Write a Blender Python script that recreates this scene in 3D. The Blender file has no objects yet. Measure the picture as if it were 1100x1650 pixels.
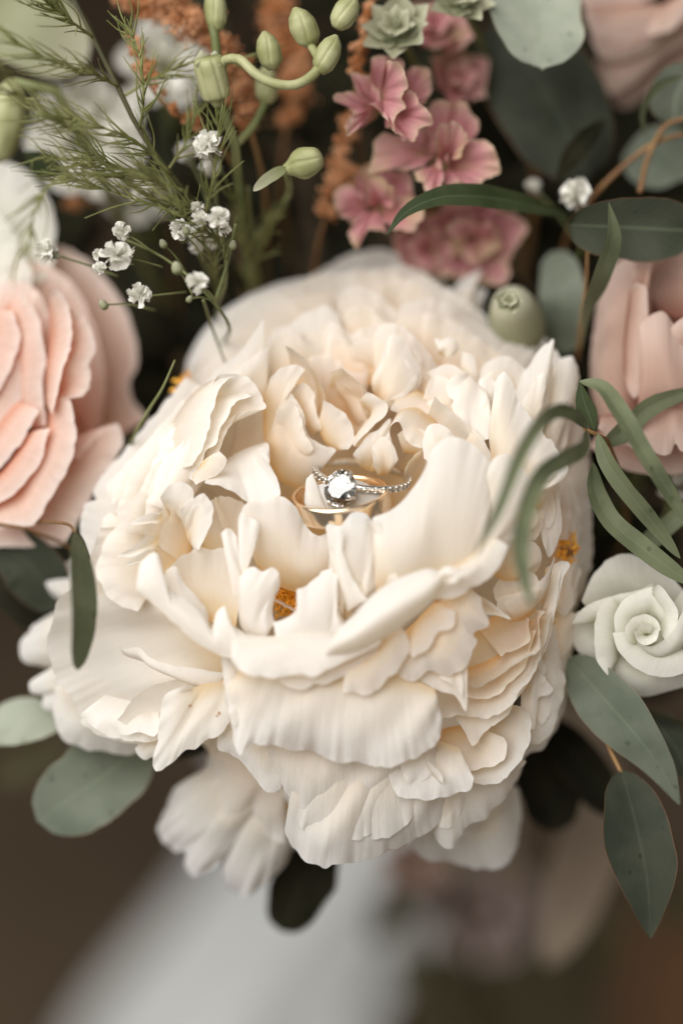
import bpy, math, random
import numpy as np

# ---------------------------------------------------------------- camera, world, lights, exposure
S = 0.132            # millimetres per photo pixel in the plane of the rings
D = 510.0            # millimetres from the lens to the rings
PITCH = math.radians(40)
ORIGIN = np.array([0.0, 0.0, 0.80])      # the rings stand 0.80 m over the table
RIGHT = np.array([1.0, 0, 0])
FWD = np.array([0, math.cos(PITCH), -math.sin(PITCH)])
UP = np.array([0, math.sin(PITCH), math.cos(PITCH)])

sc = bpy.context.scene
COL = sc.collection
cam = bpy.data.cameras.new('camera')
cam.sensor_fit = 'VERTICAL'; cam.sensor_height = 36.0; cam.sensor_width = 24.0
cam.lens = 36.0 * D / (1650 * S)
cam.clip_start = 0.01; cam.clip_end = 50
cam.dof.use_dof = True
cam.dof.focus_distance = D / 1000.0
cam.dof.aperture_fstop = 2.5
cam.dof.aperture_blades = 0
cam_o = bpy.data.objects.new('camera', cam); COL.objects.link(cam_o)
cam_o.location = ORIGIN - FWD * D / 1000.0
cam_o.rotation_euler = (math.pi / 2 - PITCH, 0, 0)
sc.camera = cam_o

w_ = bpy.data.worlds.new('World'); sc.world = w_; w_.use_nodes = True
w_.node_tree.nodes['Background'].inputs[0].default_value = (1.0, 0.93, 0.84, 1)
w_.node_tree.nodes['Background'].inputs[1].default_value = 0.15

def v2w(p):
    """view millimetres (right, up, toward the lens) -> world metres"""
    p = np.asarray(p, float)
    return ORIGIN + (p[..., 0:1] * RIGHT + p[..., 1:2] * UP - p[..., 2:3] * FWD) / 1000.0

def area(name, pos, target, size, power, col):
    l = bpy.data.lights.new(name, 'AREA'); l.shape = 'RECTANGLE'
    l.size, l.size_y = size; l.energy = power; l.color = col
    o = bpy.data.objects.new(name, l); COL.objects.link(o)
    a, b = v2w(pos), v2w(target)
    o.location = a
    from mathutils import Vector
    o.rotation_euler = Vector(b - a).to_track_quat('-Z', 'Y').to_euler()
    return o
area('window_light', (-500, 430, 740), (-20, -20, -10), (1.2, 1.15), 21.8, (1.0, 0.98, 0.95))
area('room_light', (300, 120, 1150), (0, -30, -10), (1.6, 1.5), 4.2, (1.0, 0.93, 0.84))  # added frontal fill behind the camera, also mirrored in the rings

sc.view_settings.view_transform = 'Standard'
sc.view_settings.look = 'None'
sc.view_settings.exposure = 0.0
sc.view_settings.gamma = 1.0
sc.view_settings.use_curve_mapping = False
sc.render.engine = 'CYCLES'
sc.cycles.max_bounces = 22; sc.cycles.diffuse_bounces = 14; sc.cycles.transmission_bounces = 20
sc.cycles.glossy_bounces = 5; sc.cycles.transparent_max_bounces = 6
sc.cycles.caustics_reflective = False; sc.cycles.caustics_refractive = False
sc.cycles.sample_clamp_indirect = 6
try:
    sc.cycles.use_denoising = True; sc.cycles.denoiser = 'OPENIMAGEDENOISE'
except Exception: pass

# ---------------------------------------------------------------- helpers
def V(x, y, w=0.0):
    k = S * (D - w) / D
    return np.array([(x - 550.0) * k, (825.0 - y) * k, w], float)

def pts3(L, w):
    """photo pixels with a depth in millimetres -> view points; a third value is that point's own depth"""
    return np.array([V(p[0], p[1], p[2] if len(p) > 2 else w) for p in L])

def catmull(P, n):
    P = np.asarray(P, float)
    if len(P) == 1: return np.repeat(P, n, 0)
    seg = np.linalg.norm(np.diff(P, axis=0), axis=1); seg = np.maximum(seg, 1e-6)
    t = np.concatenate([[0], np.cumsum(seg)]); t /= t[-1]
    if len(P) == 2:
        q = np.linspace(0, 1, n)[:, None]; return P[0] * (1 - q) + P[1] * q
    m = np.zeros_like(P)
    m[1:-1] = ((P[2:] - P[1:-1]) / (t[2:] - t[1:-1])[:, None] * (t[1:-1] - t[:-2])[:, None]
               + (P[1:-1] - P[:-2]) / (t[1:-1] - t[:-2])[:, None] * (t[2:] - t[1:-1])[:, None]) / (t[2:] - t[:-2])[:, None]
    m[0] = (P[1] - P[0]) / (t[1] - t[0]); m[-1] = (P[-1] - P[-2]) / (t[-1] - t[-2])
    q = np.linspace(0, 1, n)
    i = np.clip(np.searchsorted(t, q, side='right') - 1, 0, len(P) - 2)
    h = (t[i + 1] - t[i]); a = (q - t[i]) / h
    a = a[:, None]; h = h[:, None]
    return ((2*a**3 - 3*a**2 + 1) * P[i] + (a**3 - 2*a**2 + a) * h * m[i]
            + (-2*a**3 + 3*a**2) * P[i+1] + (a**3 - a**2) * h * m[i+1])

def noise1(x, seed):
    rs = np.random.RandomState(seed % 100000); tab = rs.uniform(-1, 1, 512)
    x = np.asarray(x, float) + 37.0
    i = np.floor(x).astype(int); f = x - i; f = f * f * (3 - 2 * f)
    return tab[i % 512] * (1 - f) + tab[(i + 1) % 512] * f

def nrm(a):
    return a / np.maximum(np.linalg.norm(a, axis=-1, keepdims=True), 1e-9)

SEED = [11]
def seed():
    SEED[0] += 7; return SEED[0]

def thing(name, label, cat, base, group=None):
    o = bpy.data.objects.new(name, None); COL.objects.link(o)
    o.empty_display_size = 0.005
    o.location = v2w(base)
    o['label'] = label; o['category'] = cat
    if group: o['group'] = group
    return o

def mesh_obj(name, verts, faces, mat, parent, uv=None, smooth=True, world=False, kind=None):
    """view-space vertices -> one mesh object under parent"""
    vw = np.asarray(verts, float) if world else v2w(verts)
    loc = np.array(parent.location) if parent is not None else vw.mean(0)
    if parent is not None and parent.parent is not None:
        loc = loc + np.array(parent.parent.location)
    me = bpy.data.meshes.new(name)
    own = vw.mean(0)
    me.from_pydata((vw - own).tolist(), [], [tuple(int(i) for i in f) for f in faces])
    if uv is not None:
        ul = me.uv_layers.new(name='UVMap')
        idx = np.empty(len(me.loops), int); me.loops.foreach_get('vertex_index', idx)
        ul.data.foreach_set('uv', np.asarray(uv, float)[idx].ravel())
    if smooth: me.polygons.foreach_set('use_smooth', [True] * len(me.polygons))
    me.materials.append(mat)
    o = bpy.data.objects.new(name, me); COL.objects.link(o)
    if parent is not None:
        o.parent = parent; o.location = own - loc
    else:
        o.location = own
    if kind: o['kind'] = kind
    return o

def grid_faces(nu, nv):
    i, j = np.meshgrid(np.arange(nu - 1), np.arange(nv - 1), indexing='ij')
    a = (i * nv + j).ravel()
    return np.stack([a, a + nv, a + nv + 1, a + 1], 1)

def sheet(R3, B3, cup=0.0, ruf=0.75, jag=0.5, curl=0.0, wave=0.6, crk=0.0, nu=None, nv=15, sd=None, M3=None):
    """a petal: the free edge R3, the attached edge B3, belly height cup, rolled edge curl (millimetres)"""
    sd = seed() if sd is None else sd
    L = np.linalg.norm(np.diff(R3, axis=0), axis=1).sum()
    if nu is None: nu = int(np.clip(L / 0.55, 16, 120))
    C = catmull(R3, nu); B = catmull(B3, nu)
    T = np.gradient(C, axis=0)
    d = C - B
    n = nrm(np.cross(T, d)); n = np.where(n[:, 2:3] < 0, -n, n)
    na = n.mean(0); na = na / max(np.linalg.norm(na), 1e-6)
    k = np.ones(9) / 9
    n = np.stack([np.convolve(np.pad(n[:, c], 4, mode='edge'), k, 'valid') for c in range(3)], 1)
    n = nrm(0.45 * nrm(n) + 0.55 * na)
    u = np.linspace(0, 1, nu); v = np.linspace(0, 1, nv) ** 0.85
    s = u * L
    dl = np.linalg.norm(d, axis=1); dn = nrm(d)
    sc_ = np.clip(dl / 12.0, 0.25, 1.0)
    r1 = noise1(s / 6.5, sd) * 0.75 + noise1(s / 2.6, sd + 1) * 0.45 + noise1(s / 1.2, sd + 8) * 0.16
    r2 = noise1(s / 2.6, sd + 2) * 0.8 + noise1(s / 0.95, sd + 3) * 0.18 - 1.3 * np.clip(noise1(s / 1.7, sd + 6) - 0.45, 0, 1) + 0.8 * np.abs(noise1(s / 3.1, sd + 9))
    r3 = noise1(s / 9.0, sd + 4); r4 = noise1(s / 2.2, sd + 5)
    r5 = noise1(s / 1.25, sd + 14) * 0.7 + noise1(s / 0.6, sd + 15) * 0.25
    across = 0.35 + 0.65 * np.sqrt(np.clip(4 * u * (1 - u), 0, 1))
    out = np.empty((nu, nv, 3))
    for j, t in enumerate(v):
        if M3 is None:
            p = B + d * t
        else:
            M = catmull(M3, nu)
            p = B * ((1 - t) * (1 - 2 * t)) + M * (4 * t * (1 - t)) + C * (t * (2 * t - 1))
        off = cup * 4 * t * (1 - t) * across + curl * t ** 4
        off = off + 1.45 * ruf * sc_ * t ** 4 * r1 + (0.25 + 0.3 * ruf) * sc_ * t ** 7 * r5 + wave * sc_ * math.sin(math.pi * min(1, t * 1.1)) * noise1(s / 8.0 + 1.3 * t * (1 + u), sd + 4) \
              + 0.03 * sc_ * r4 * t + crk * t ** 1.4 * (noise1(s / 1.7, sd + 11) + 0.5 * noise1(s / 0.8 + t, sd + 12))
        p = p + n * off[:, None] + dn * (jag * sc_ * t ** 8 * r2)[:, None]
        out[:, j] = p
    uv = np.stack(np.meshgrid(u * max(L, 4) / 40.0, v, indexing='ij'), -1).reshape(-1, 2)
    return out.reshape(-1, 3), grid_faces(nu, nv), uv

def petal(parent, R, B, wr, wb, cup=0.0, mat=None, name='petal', M=None, wm=None, **kw):
    m3 = None if M is None else pts3(M, wm)
    vs, fs, uv = sheet(pts3(R, wr), pts3(B, wb), cup, M3=m3, **kw)
    return mesh_obj(name, vs, fs, mat, parent, uv)

def leaf(parent, spine, hw, mat, prof='oval', roll=0.0, fold=0.12, bend=0.0, name='leaf', nt=26, nx=9, w=0.0, wav=0.02):
    P = catmull(pts3(spine, w), nt)
    T = nrm(np.gradient(P, axis=0))
    side = nrm(np.cross(T, np.array([0, 0, 1.0])))
    nor = np.cross(side, T); nor = np.where(nor[:, 2:3] < 0, -nor, nor)
    rr = np.radians(np.linspace(roll[0], roll[1], nt) if isinstance(roll, tuple) else np.full(nt, roll))[:, None]
    s2 = side * np.cos(rr) + nor * np.sin(rr); n2 = nor * np.cos(rr) - side * np.sin(rr)
    t = np.linspace(0, 1, nt)
    if prof == 'oval': wd = np.sqrt(np.clip(1 - (2 * t - 1) ** 2, 0, 1)) ** 0.9
    elif prof == 'round': wd = np.clip(1 - np.abs(2 * t - 1) ** 2.6, 0, 1) ** 0.5
    elif prof == 'ovate': wd = np.clip(np.sin(math.pi * t ** 0.7), 0, 1) ** 0.85
    elif prof == 'lance': wd = np.clip(np.sin(math.pi * t ** 0.85), 0, 1) ** 1.0
    else: wd = np.clip(1 - (2 * t - 1) ** 4, 0, 1) ** 0.8 * (1 - 0.35 * t)
    wd = np.maximum(wd, 0.02)
    h = hw * S
    x = np.linspace(-1, 1, nx)
    sd = seed()
    wv = noise1(t * 5, sd) * wav * h * 2
    wl = 1 + 0.07 * noise1(t * 5, sd + 1) + 0.02 * noise1(t * 17, sd + 3); wr = 1 + 0.07 * noise1(t * 5, sd + 2) + 0.02 * noise1(t * 17, sd + 4)
    out = np.empty((nt, nx, 3))
    for j, q in enumerate(x):
        ww = wd * (wl if q < 0 else wr)
        out[:, j] = P + s2 * (h * q * ww)[:, None] + n2 * (fold * h * abs(q) * ww + bend * h * q * q + wv * q * abs(q))[:, None]
    uv = np.stack(np.meshgrid(t, x * 0.5 + 0.5, indexing='ij'), -1).reshape(-1, 2)[:, ::-1]
    return mesh_obj(name, out.reshape(-1, 3), grid_faces(nt, nx), mat, parent, uv)

def tube_geo(P3, r0, r1, n=24, k=8):
    P = catmull(P3, n); T = nrm(np.gradient(P, axis=0))
    ref = np.array([0.31, 0.2, 0.93])
    a = nrm(np.cross(T, ref)); b = np.cross(T, a)
    th = np.linspace(0, 2 * math.pi, k, endpoint=False)
    r = np.linspace(r0, r1, n)
    vs = (P[:, None] + r[:, None, None] * (a[:, None] * np.cos(th)[None, :, None] + b[:, None] * np.sin(th)[None, :, None])).reshape(-1, 3)
    fs = [(i * k + j, i * k + (j + 1) % k, (i + 1) * k + (j + 1) % k, (i + 1) * k + j) for i in range(n - 1) for j in range(k)]
    fs += [tuple(range(k))[::-1], tuple((n - 1) * k + j for j in range(k))]
    return vs, fs

def stem(parent, P, r0, r1, mat, w=0.0, name='stem', n=24, k=8):
    vs, fs = tube_geo(pts3(P, w), r0 * S, r1 * S, n, k)
    return mesh_obj(name, vs, fs, mat, parent, uv=np.zeros((len(vs), 2)))

def frame_of(a):
    a = np.asarray(a, float) / np.linalg.norm(a)
    r = np.array([0, 0, 1.0]) if abs(a[2]) < 0.8 else np.array([1.0, 0, 0])
    e1 = np.cross(r, a); e1 /= np.linalg.norm(e1)
    return e1, np.cross(a, e1), a

def lathe(parent, A, Bp, prof, mat, name, k=20, ridges=0, amp=0.0, twist=0.0):
    """turned shape along A->Bp, prof = [(t, radius mm)]"""
    A = np.asarray(A, float); Bp = np.asarray(Bp, float)
    e1, e2, ax = frame_of(Bp - A)
    prof = np.asarray(prof, float)
    ts = np.linspace(0, 1, 22); q = catmull(np.column_stack([prof, np.zeros(len(prof))]), 80); rs = np.interp(ts, q[:, 0], q[:, 1])
    th = np.linspace(0, 2 * math.pi, k, endpoint=False)
    vs = []
    for t, r in zip(ts, rs):
        a2 = th + twist * t
        rr = r * (1 - amp * np.clip(1 - np.abs(np.sin(ridges * th / 2 + t * .8)) * 2.2, 0, 1)) if ridges else np.full(k, r)
        vs.append(A + (Bp - A) * t + rr[:, None] * (np.cos(a2)[:, None] * e1 + np.sin(a2)[:, None] * e2))
    vs = np.concatenate(vs); n = len(ts)
    fs = [(i * k + j, i * k + (j + 1) % k, (i + 1) * k + (j + 1) % k, (i + 1) * k + j) for i in range(n - 1) for j in range(k)]
    fs += [tuple(range(k))[::-1], tuple((n - 1) * k + j for j in range(k))]
    uv = np.stack([np.tile(th / 6.2832, n), np.repeat(ts, k)], 1)
    return mesh_obj(name, vs, fs, mat, parent, uv)

# ---------------------------------------------------------------- materials
def new_mat(name):
    m = bpy.data.materials.new(name); m.use_nodes = True
    nt = m.node_tree; nt.nodes.clear()
    return m, nt, nt.nodes, nt.links

def ramp(nodes, stops, interp='EASE'):
    r = nodes.new('ShaderNodeValToRGB'); r.color_ramp.interpolation = interp
    e = r.color_ramp.elements
    while len(e) < len(stops): e.new(0.5)
    for el, (p, c) in zip(e, stops): el.position = p; el.color = (*c, 1)
    return r

def petal_mat(name, stops, transl=0.38, tcol=None, rough=0.55, vein=0.10, bump=0.25, blotch=None):
    m, nt, N, Lk = new_mat(name)
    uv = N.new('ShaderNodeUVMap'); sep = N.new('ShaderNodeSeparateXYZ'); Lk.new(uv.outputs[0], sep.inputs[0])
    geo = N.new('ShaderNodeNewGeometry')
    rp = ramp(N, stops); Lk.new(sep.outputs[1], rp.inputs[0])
    mp = N.new('ShaderNodeMapping'); mp.inputs['Scale'].default_value = (46, 2.2, 1); Lk.new(uv.outputs[0], mp.inputs[0])
    oi = N.new('ShaderNodeObjectInfo'); Lk.new(oi.outputs['Random'], mp.inputs['Location'])
    nz = N.new('ShaderNodeTexNoise'); nz.inputs['Scale'].default_value = 1.6; nz.inputs['Detail'].default_value = 4; nz.inputs['Distortion'].default_value = 0.7; Lk.new(mp.outputs[0], nz.inputs[0])
    n2 = N.new('ShaderNodeTexNoise'); n2.inputs['Scale'].default_value = 90; n2.inputs['Detail'].default_value = 3; Lk.new(geo.outputs['Position'], n2.inputs[0])
    mr = N.new('ShaderNodeMapRange'); mr.inputs[1].default_value = 0.3; mr.inputs[2].default_value = 0.7
    mr.inputs[3].default_value = 1 - vein; mr.inputs[4].default_value = 1.0; Lk.new(nz.outputs[0], mr.inputs[0])
    m3 = N.new('ShaderNodeMapRange'); m3.inputs[1].default_value = 0.3; m3.inputs[2].default_value = 0.7
    m3.inputs[3].default_value = 1 - vein * 0.6; m3.inputs[4].default_value = 1.0; Lk.new(n2.outputs[0], m3.inputs[0])
    mu = N.new('ShaderNodeMath'); mu.operation = 'MULTIPLY'; Lk.new(mr.outputs[0], mu.inputs[0]); Lk.new(m3.outputs[0], mu.inputs[1])
    mx = N.new('ShaderNodeVectorMath'); mx.operation = 'SCALE'; Lk.new(rp.outputs[0], mx.inputs[0]); Lk.new(mu.outputs[0], mx.inputs['Scale'])
    col = mx.outputs[0]
    if blotch:
        b = N.new('ShaderNodeTexNoise'); b.inputs['Scale'].default_value = blotch[1]; Lk.new(geo.outputs['Position'], b.inputs[0])
        br = N.new('ShaderNodeMapRange'); br.inputs[1].default_value = 0.56; br.inputs[2].default_value = 0.74; Lk.new(b.outputs[0], br.inputs[0])
        mm = N.new('ShaderNodeMixRGB'); Lk.new(br.outputs[0], mm.inputs[0]); Lk.new(col, mm.inputs[1]); mm.inputs[2].default_value = (*blotch[0], 1)
        col = mm.outputs[0]
    bp = N.new('ShaderNodeBump'); bp.inputs['Strength'].default_value = bump; bp.inputs['Distance'].default_value = 0.0006; Lk.new(nz.outputs[0], bp.inputs['Height'])
    pr = N.new('ShaderNodeBsdfPrincipled'); Lk.new(col, pr.inputs['Base Color'])
    pr.inputs['Roughness'].default_value = rough; pr.inputs['Specular IOR Level'].default_value = 0.14
    pr.inputs['Sheen Weight'].default_value = 0.0
    Lk.new(bp.outputs[0], pr.inputs['Normal'])
    tr = N.new('ShaderNodeBsdfTranslucent'); Lk.new(bp.outputs[0], tr.inputs['Normal'])
    tm = N.new('ShaderNodeMixRGB'); tm.blend_type = 'MULTIPLY'; tm.inputs[0].default_value = 1; Lk.new(col, tm.inputs[1])
    tm.inputs[2].default_value = (*(tcol or (1.0, 0.92, 0.78)), 1); Lk.new(tm.outputs[0], tr.inputs[0])
    mix = N.new('ShaderNodeMixShader'); mix.inputs[0].default_value = transl
    Lk.new(pr.outputs[0], mix.inputs[1]); Lk.new(tr.outputs[0], mix.inputs[2])
    o = N.new('ShaderNodeOutputMaterial'); Lk.new(mix.outputs[0], o.inputs[0])
    return m

def leaf_mat(name, c1, c2, edge=None, vein=(0.25, 0.3, 0.2), transl=0.18, rough=0.5, veinamt=0.35, spec=0.22):
    m, nt, N, Lk = new_mat(name)
    uv = N.new('ShaderNodeUVMap'); sep = N.new('ShaderNodeSeparateXYZ'); Lk.new(uv.outputs[0], sep.inputs[0])
    geo = N.new('ShaderNodeNewGeometry')
    n1 = N.new('ShaderNodeTexNoise'); n1.inputs['Scale'].default_value = 110; n1.inputs['Detail'].default_value = 5; Lk.new(geo.outputs['Position'], n1.inputs[0])
    rp = ramp(N, [(0.35, c1), (0.65, c2)]); Lk.new(n1.outputs[0], rp.inputs[0])
    col = rp.outputs[0]
    nb = N.new('ShaderNodeTexNoise'); nb.inputs['Scale'].default_value = 34; nb.inputs['Detail'].default_value = 6; Lk.new(geo.outputs['Position'], nb.inputs[0])
    rb_ = N.new('ShaderNodeMapRange'); rb_.inputs[1].default_value = 0.42; rb_.inputs[2].default_value = 0.72; rb_.inputs[4].default_value = 0.45; Lk.new(nb.outputs[0], rb_.inputs[0])
    mb = N.new('ShaderNodeMixRGB'); Lk.new(rb_.outputs[0], mb.inputs[0]); Lk.new(col, mb.inputs[1]); mb.inputs[2].default_value = (*[min(1, q * 1.55 + .012) for q in c2], 1); col = mb.outputs[0]
    vo = N.new('ShaderNodeTexVoronoi'); vo.inputs['Scale'].default_value = 210; Lk.new(geo.outputs['Position'], vo.inputs[0])
    vs_ = N.new('ShaderNodeMapRange'); vs_.inputs[1].default_value = 0.10; vs_.inputs[2].default_value = 0.16; vs_.inputs[3].default_value = 0.5; vs_.inputs[4].default_value = 0.0; Lk.new(vo.outputs['Distance'], vs_.inputs[0])
    ms = N.new('ShaderNodeMixRGB'); Lk.new(vs_.outputs[0], ms.inputs[0]); Lk.new(col, ms.inputs[1]); ms.inputs[2].default_value = (*[q * .55 for q in c1], 1); col = ms.outputs[0]
    # distance from the midrib 0..1
    s = N.new('ShaderNodeMath'); s.operation = 'SUBTRACT'; Lk.new(sep.outputs[0], s.inputs[0]); s.inputs[1].default_value = 0.5
    a = N.new('ShaderNodeMath'); a.operation = 'ABSOLUTE'; Lk.new(s.outputs[0], a.inputs[0])
    mr = N.new('ShaderNodeMapRange'); mr.inputs[1].default_value = 0.008; mr.inputs[2].default_value = 0.035
    mr.inputs[3].default_value = veinamt; mr.inputs[4].default_value = 0.0; Lk.new(a.outputs[0], mr.inputs[0])
    mv = N.new('ShaderNodeMixRGB'); Lk.new(mr.outputs[0], mv.inputs[0]); Lk.new(col, mv.inputs[1]); mv.inputs[2].default_value = (*vein, 1); col = mv.outputs[0]
    # side veins
    ad = N.new('ShaderNodeMath'); ad.operation = 'MULTIPLY_ADD'; Lk.new(a.outputs[0], ad.inputs[0]); ad.inputs[1].default_value = -0.8; Lk.new(sep.outputs[1], ad.inputs[2])
    sn = N.new('ShaderNodeMath'); sn.operation = 'MULTIPLY'; Lk.new(ad.outputs[0], sn.inputs[0]); sn.inputs[1].default_value = 62
    si = N.new('ShaderNodeMath'); si.operation = 'SINE'; Lk.new(sn.outputs[0], si.inputs[0])
    vr = N.new('ShaderNodeMapRange'); vr.inputs[1].default_value = 0.9; vr.inputs[2].default_value = 1.0; vr.inputs[4].default_value = veinamt * 0.22; Lk.new(si.outputs[0], vr.inputs[0])
    m2 = N.new('ShaderNodeMixRGB'); Lk.new(vr.outputs[0], m2.inputs[0]); Lk.new(col, m2.inputs[1]); m2.inputs[2].default_value = (*vein, 1); col = m2.outputs[0]
    if edge:
        er = N.new('ShaderNodeMapRange'); er.inputs[1].default_value = 0.482; er.inputs[2].default_value = 0.497; Lk.new(a.outputs[0], er.inputs[0])
        ek = N.new('ShaderNodeMath'); ek.operation = 'MULTIPLY'; Lk.new(er.outputs[0], ek.inputs[0]); Lk.new(nb.outputs[0], ek.inputs[1]); er = ek
        em = N.new('ShaderNodeMixRGB'); Lk.new(er.outputs[0], em.inputs[0]); Lk.new(col, em.inputs[1]); em.inputs[2].default_value = (*edge, 1); col = em.outputs[0]
    bp = N.new('ShaderNodeBump'); bp.inputs['Strength'].default_value = 0.12; bp.inputs['Distance'].default_value = 0.0004; Lk.new(n1.outputs[0], bp.inputs['Height'])
    pr = N.new('ShaderNodeBsdfPrincipled'); Lk.new(col, pr.inputs['Base Color']); pr.inputs['Roughness'].default_value = rough
    pr.inputs['Specular IOR Level'].default_value = spec; Lk.new(bp.outputs[0], pr.inputs['Normal'])
    tr = N.new('ShaderNodeBsdfTranslucent'); Lk.new(col, tr.inputs[0])
    mix = N.new('ShaderNodeMixShader'); mix.inputs[0].default_value = transl
    Lk.new(pr.outputs[0], mix.inputs[1]); Lk.new(tr.outputs[0], mix.inputs[2])
    o = N.new('ShaderNodeOutputMaterial'); Lk.new(mix.outputs[0], o.inputs[0])
    return m

def plain_mat(name, c1, c2, scale=60, rough=0.6, metal=0.0, transl=0.0, spec=0.3, bump=0.0):
    m, nt, N, Lk = new_mat(name)
    geo = N.new('ShaderNodeNewGeometry')
    n1 = N.new('ShaderNodeTexNoise'); n1.inputs['Scale'].default_value = scale; n1.inputs['Detail'].default_value = 4; Lk.new(geo.outputs['Position'], n1.inputs[0])
    rp = ramp(N, [(0.35, c1), (0.65, c2)]); Lk.new(n1.outputs[0], rp.inputs[0])
    pr = N.new('ShaderNodeBsdfPrincipled'); Lk.new(rp.outputs[0], pr.inputs['Base Color']); pr.inputs['Roughness'].default_value = rough
    pr.inputs['Metallic'].default_value = metal; pr.inputs['Specular IOR Level'].default_value = spec
    if bump:
        bp = N.new('ShaderNodeBump'); bp.inputs['Strength'].default_value = bump; bp.inputs['Distance'].default_value = 0.0005
        Lk.new(n1.outputs[0], bp.inputs['Height']); Lk.new(bp.outputs[0], pr.inputs['Normal'])
    last = pr.outputs[0]
    if transl:
        tr = N.new('ShaderNodeBsdfTranslucent'); Lk.new(rp.outputs[0], tr.inputs[0])
        mix = N.new('ShaderNodeMixShader'); mix.inputs[0].default_value = transl
        Lk.new(pr.outputs[0], mix.inputs[1]); Lk.new(tr.outputs[0], mix.inputs[2]); last = mix.outputs[0]
    o = N.new('ShaderNodeOutputMaterial'); Lk.new(last, o.inputs[0])
    return m

def glass_mat(name, ior, col=(1, 1, 1)):
    m, nt, N, Lk = new_mat(name)
    g = N.new('ShaderNodeBsdfGlass'); g.inputs['IOR'].default_value = ior; g.inputs['Roughness'].default_value = 0.0; g.inputs['Color'].default_value = (*col, 1)
    gl = N.new('ShaderNodeBsdfGlossy'); gl.inputs['Roughness'].default_value = 0.03; gl.inputs['Color'].default_value = (0.95, 0.95, 0.95, 1)
    mx = N.new('ShaderNodeMixShader'); mx.inputs[0].default_value = 0.02; Lk.new(g.outputs[0], mx.inputs[1]); Lk.new(gl.outputs[0], mx.inputs[2])
    o = N.new('ShaderNodeOutputMaterial'); Lk.new(mx.outputs[0], o.inputs[0])
    return m

CREAM = petal_mat('peony_cream', [(0.0, (0.86, 0.60, 0.29)), (0.20, (0.90, 0.76, 0.54)), (0.5, (0.92, 0.855, 0.755)), (0.92, (0.92, 0.90, 0.865)), (1.0, (0.95, 0.945, 0.93))], 0.52, (1.0, 0.89, 0.70), vein=0.04, bump=0.04)
CREAM_OUT = petal_mat('peony_outer', [(0.0, (0.86, 0.70, 0.47)), (0.4, (0.90, 0.855, 0.775)), (0.92, (0.92, 0.91, 0.885)), (1.0, (0.95, 0.945, 0.93))], 0.47, (1.0, 0.91, 0.75), vein=0.05, bump=0.07)
LIP = petal_mat('peony_lip', [(0.0, (0.90, 0.875, 0.83)), (0.5, (0.92, 0.905, 0.88)), (1.0, (0.95, 0.945, 0.93))], 0.45, (1.0, 0.92, 0.78), vein=0.04, bump=0.05)
SKIRT = petal_mat('peony_skirt', [(0.0, (0.84, 0.68, 0.46)), (0.3, (0.89, 0.84, 0.755)), (0.9, (0.92, 0.91, 0.89)), (1.0, (0.95, 0.945, 0.935))], 0.42, (1.0, 0.92, 0.78), vein=0.09, bump=0.17)
PINK = petal_mat('rose_pink', [(0.0, (0.60, 0.22, 0.12)), (0.4, (0.76, 0.42, 0.30)), (0.8, (0.85, 0.64, 0.54)), (1.0, (0.91, 0.79, 0.72))], 0.38, (1.0, 0.66, 0.50), vein=0.11, bump=0.15)  # base stops deepened so the petal colour carries the shade of the folds
BLUSH_SHADED = petal_mat('rose_blush', [(0.0, (0.36, 0.16, 0.11)), (0.45, (0.54, 0.36, 0.29)), (1.0, (0.66, 0.51, 0.44))], 0.34, (1.0, 0.75, 0.62), vein=0.06, bump=0.15)  # blush lowered in albedo for the shade on the right-hand rose
WHITE = petal_mat('lisianthus_white', [(0.0, (0.50, 0.52, 0.34)), (0.35, (0.76, 0.755, 0.65)), (1.0, (0.88, 0.865, 0.81))], 0.36, (1.0, 1.0, 0.82), vein=0.07, bump=0.15)
MAUVE = petal_mat('larkspur_pink', [(0.0, (0.34, 0.34, 0.14)), (0.2, (0.54, 0.24, 0.21)), (0.7, (0.60, 0.27, 0.29)), (0.93, (0.64, 0.37, 0.34)), (1.0, (0.62, 0.48, 0.34))], 0.30, (1.0, 0.65, 0.55), vein=0.14, bump=0.4, blotch=((0.56, 0.44, 0.26), 75))
PALEGREEN = petal_mat('bud_sepal_green', [(0.0, (0.20, 0.22, 0.10)), (0.6, (0.36, 0.37, 0.24)), (1.0, (0.52, 0.51, 0.38))], 0.25, (0.95, 1.0, 0.7), vein=0.10)
EUC = leaf_mat('eucalyptus_green', (0.045, 0.055, 0.036), (0.070, 0.080, 0.055), edge=(0.30, 0.13, 0.07))
EUC_HALF_SHADE = leaf_mat('eucalyptus_deep', (0.024, 0.029, 0.019), (0.038, 0.043, 0.029), edge=(0.20, 0.09, 0.05), transl=0.1, veinamt=0.06, spec=0.12, rough=0.6)  # darker copy of the eucalyptus green, shade put into the colour
EUC_PALE = leaf_mat('eucalyptus_pale', (0.24, 0.27, 0.215), (0.32, 0.345, 0.28), edge=(0.30, 0.2, 0.12), veinamt=0.2)
EUC_TEAL = leaf_mat('eucalyptus_teal', (0.105, 0.125, 0.092), (0.15, 0.172, 0.132), edge=(0.34, 0.24, 0.18), veinamt=0.25)
EUC_SHADE = leaf_mat('eucalyptus_dark', (0.009, 0.009, 0.005), (0.018, 0.017, 0.009), edge=(0.07, 0.04, 0.02), transl=0.06, veinamt=0.05, spec=0.04, rough=0.8)  # near-black eucalyptus copy, deep shade put into the colour
BLADE = leaf_mat('willow_blade_green', (0.095, 0.115, 0.060), (0.15, 0.17, 0.095), veinamt=0.25, transl=0.22)
BLADE_DARK = leaf_mat('willow_blade_dark', (0.03, 0.044, 0.017), (0.048, 0.066, 0.027), edge=(0.2, 0.12, 0.05), veinamt=0.2)
NEEDLE = plain_mat('needle_green', (0.16, 0.175, 0.05), (0.31, 0.32, 0.13), 120, 0.55, transl=0.25)
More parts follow.
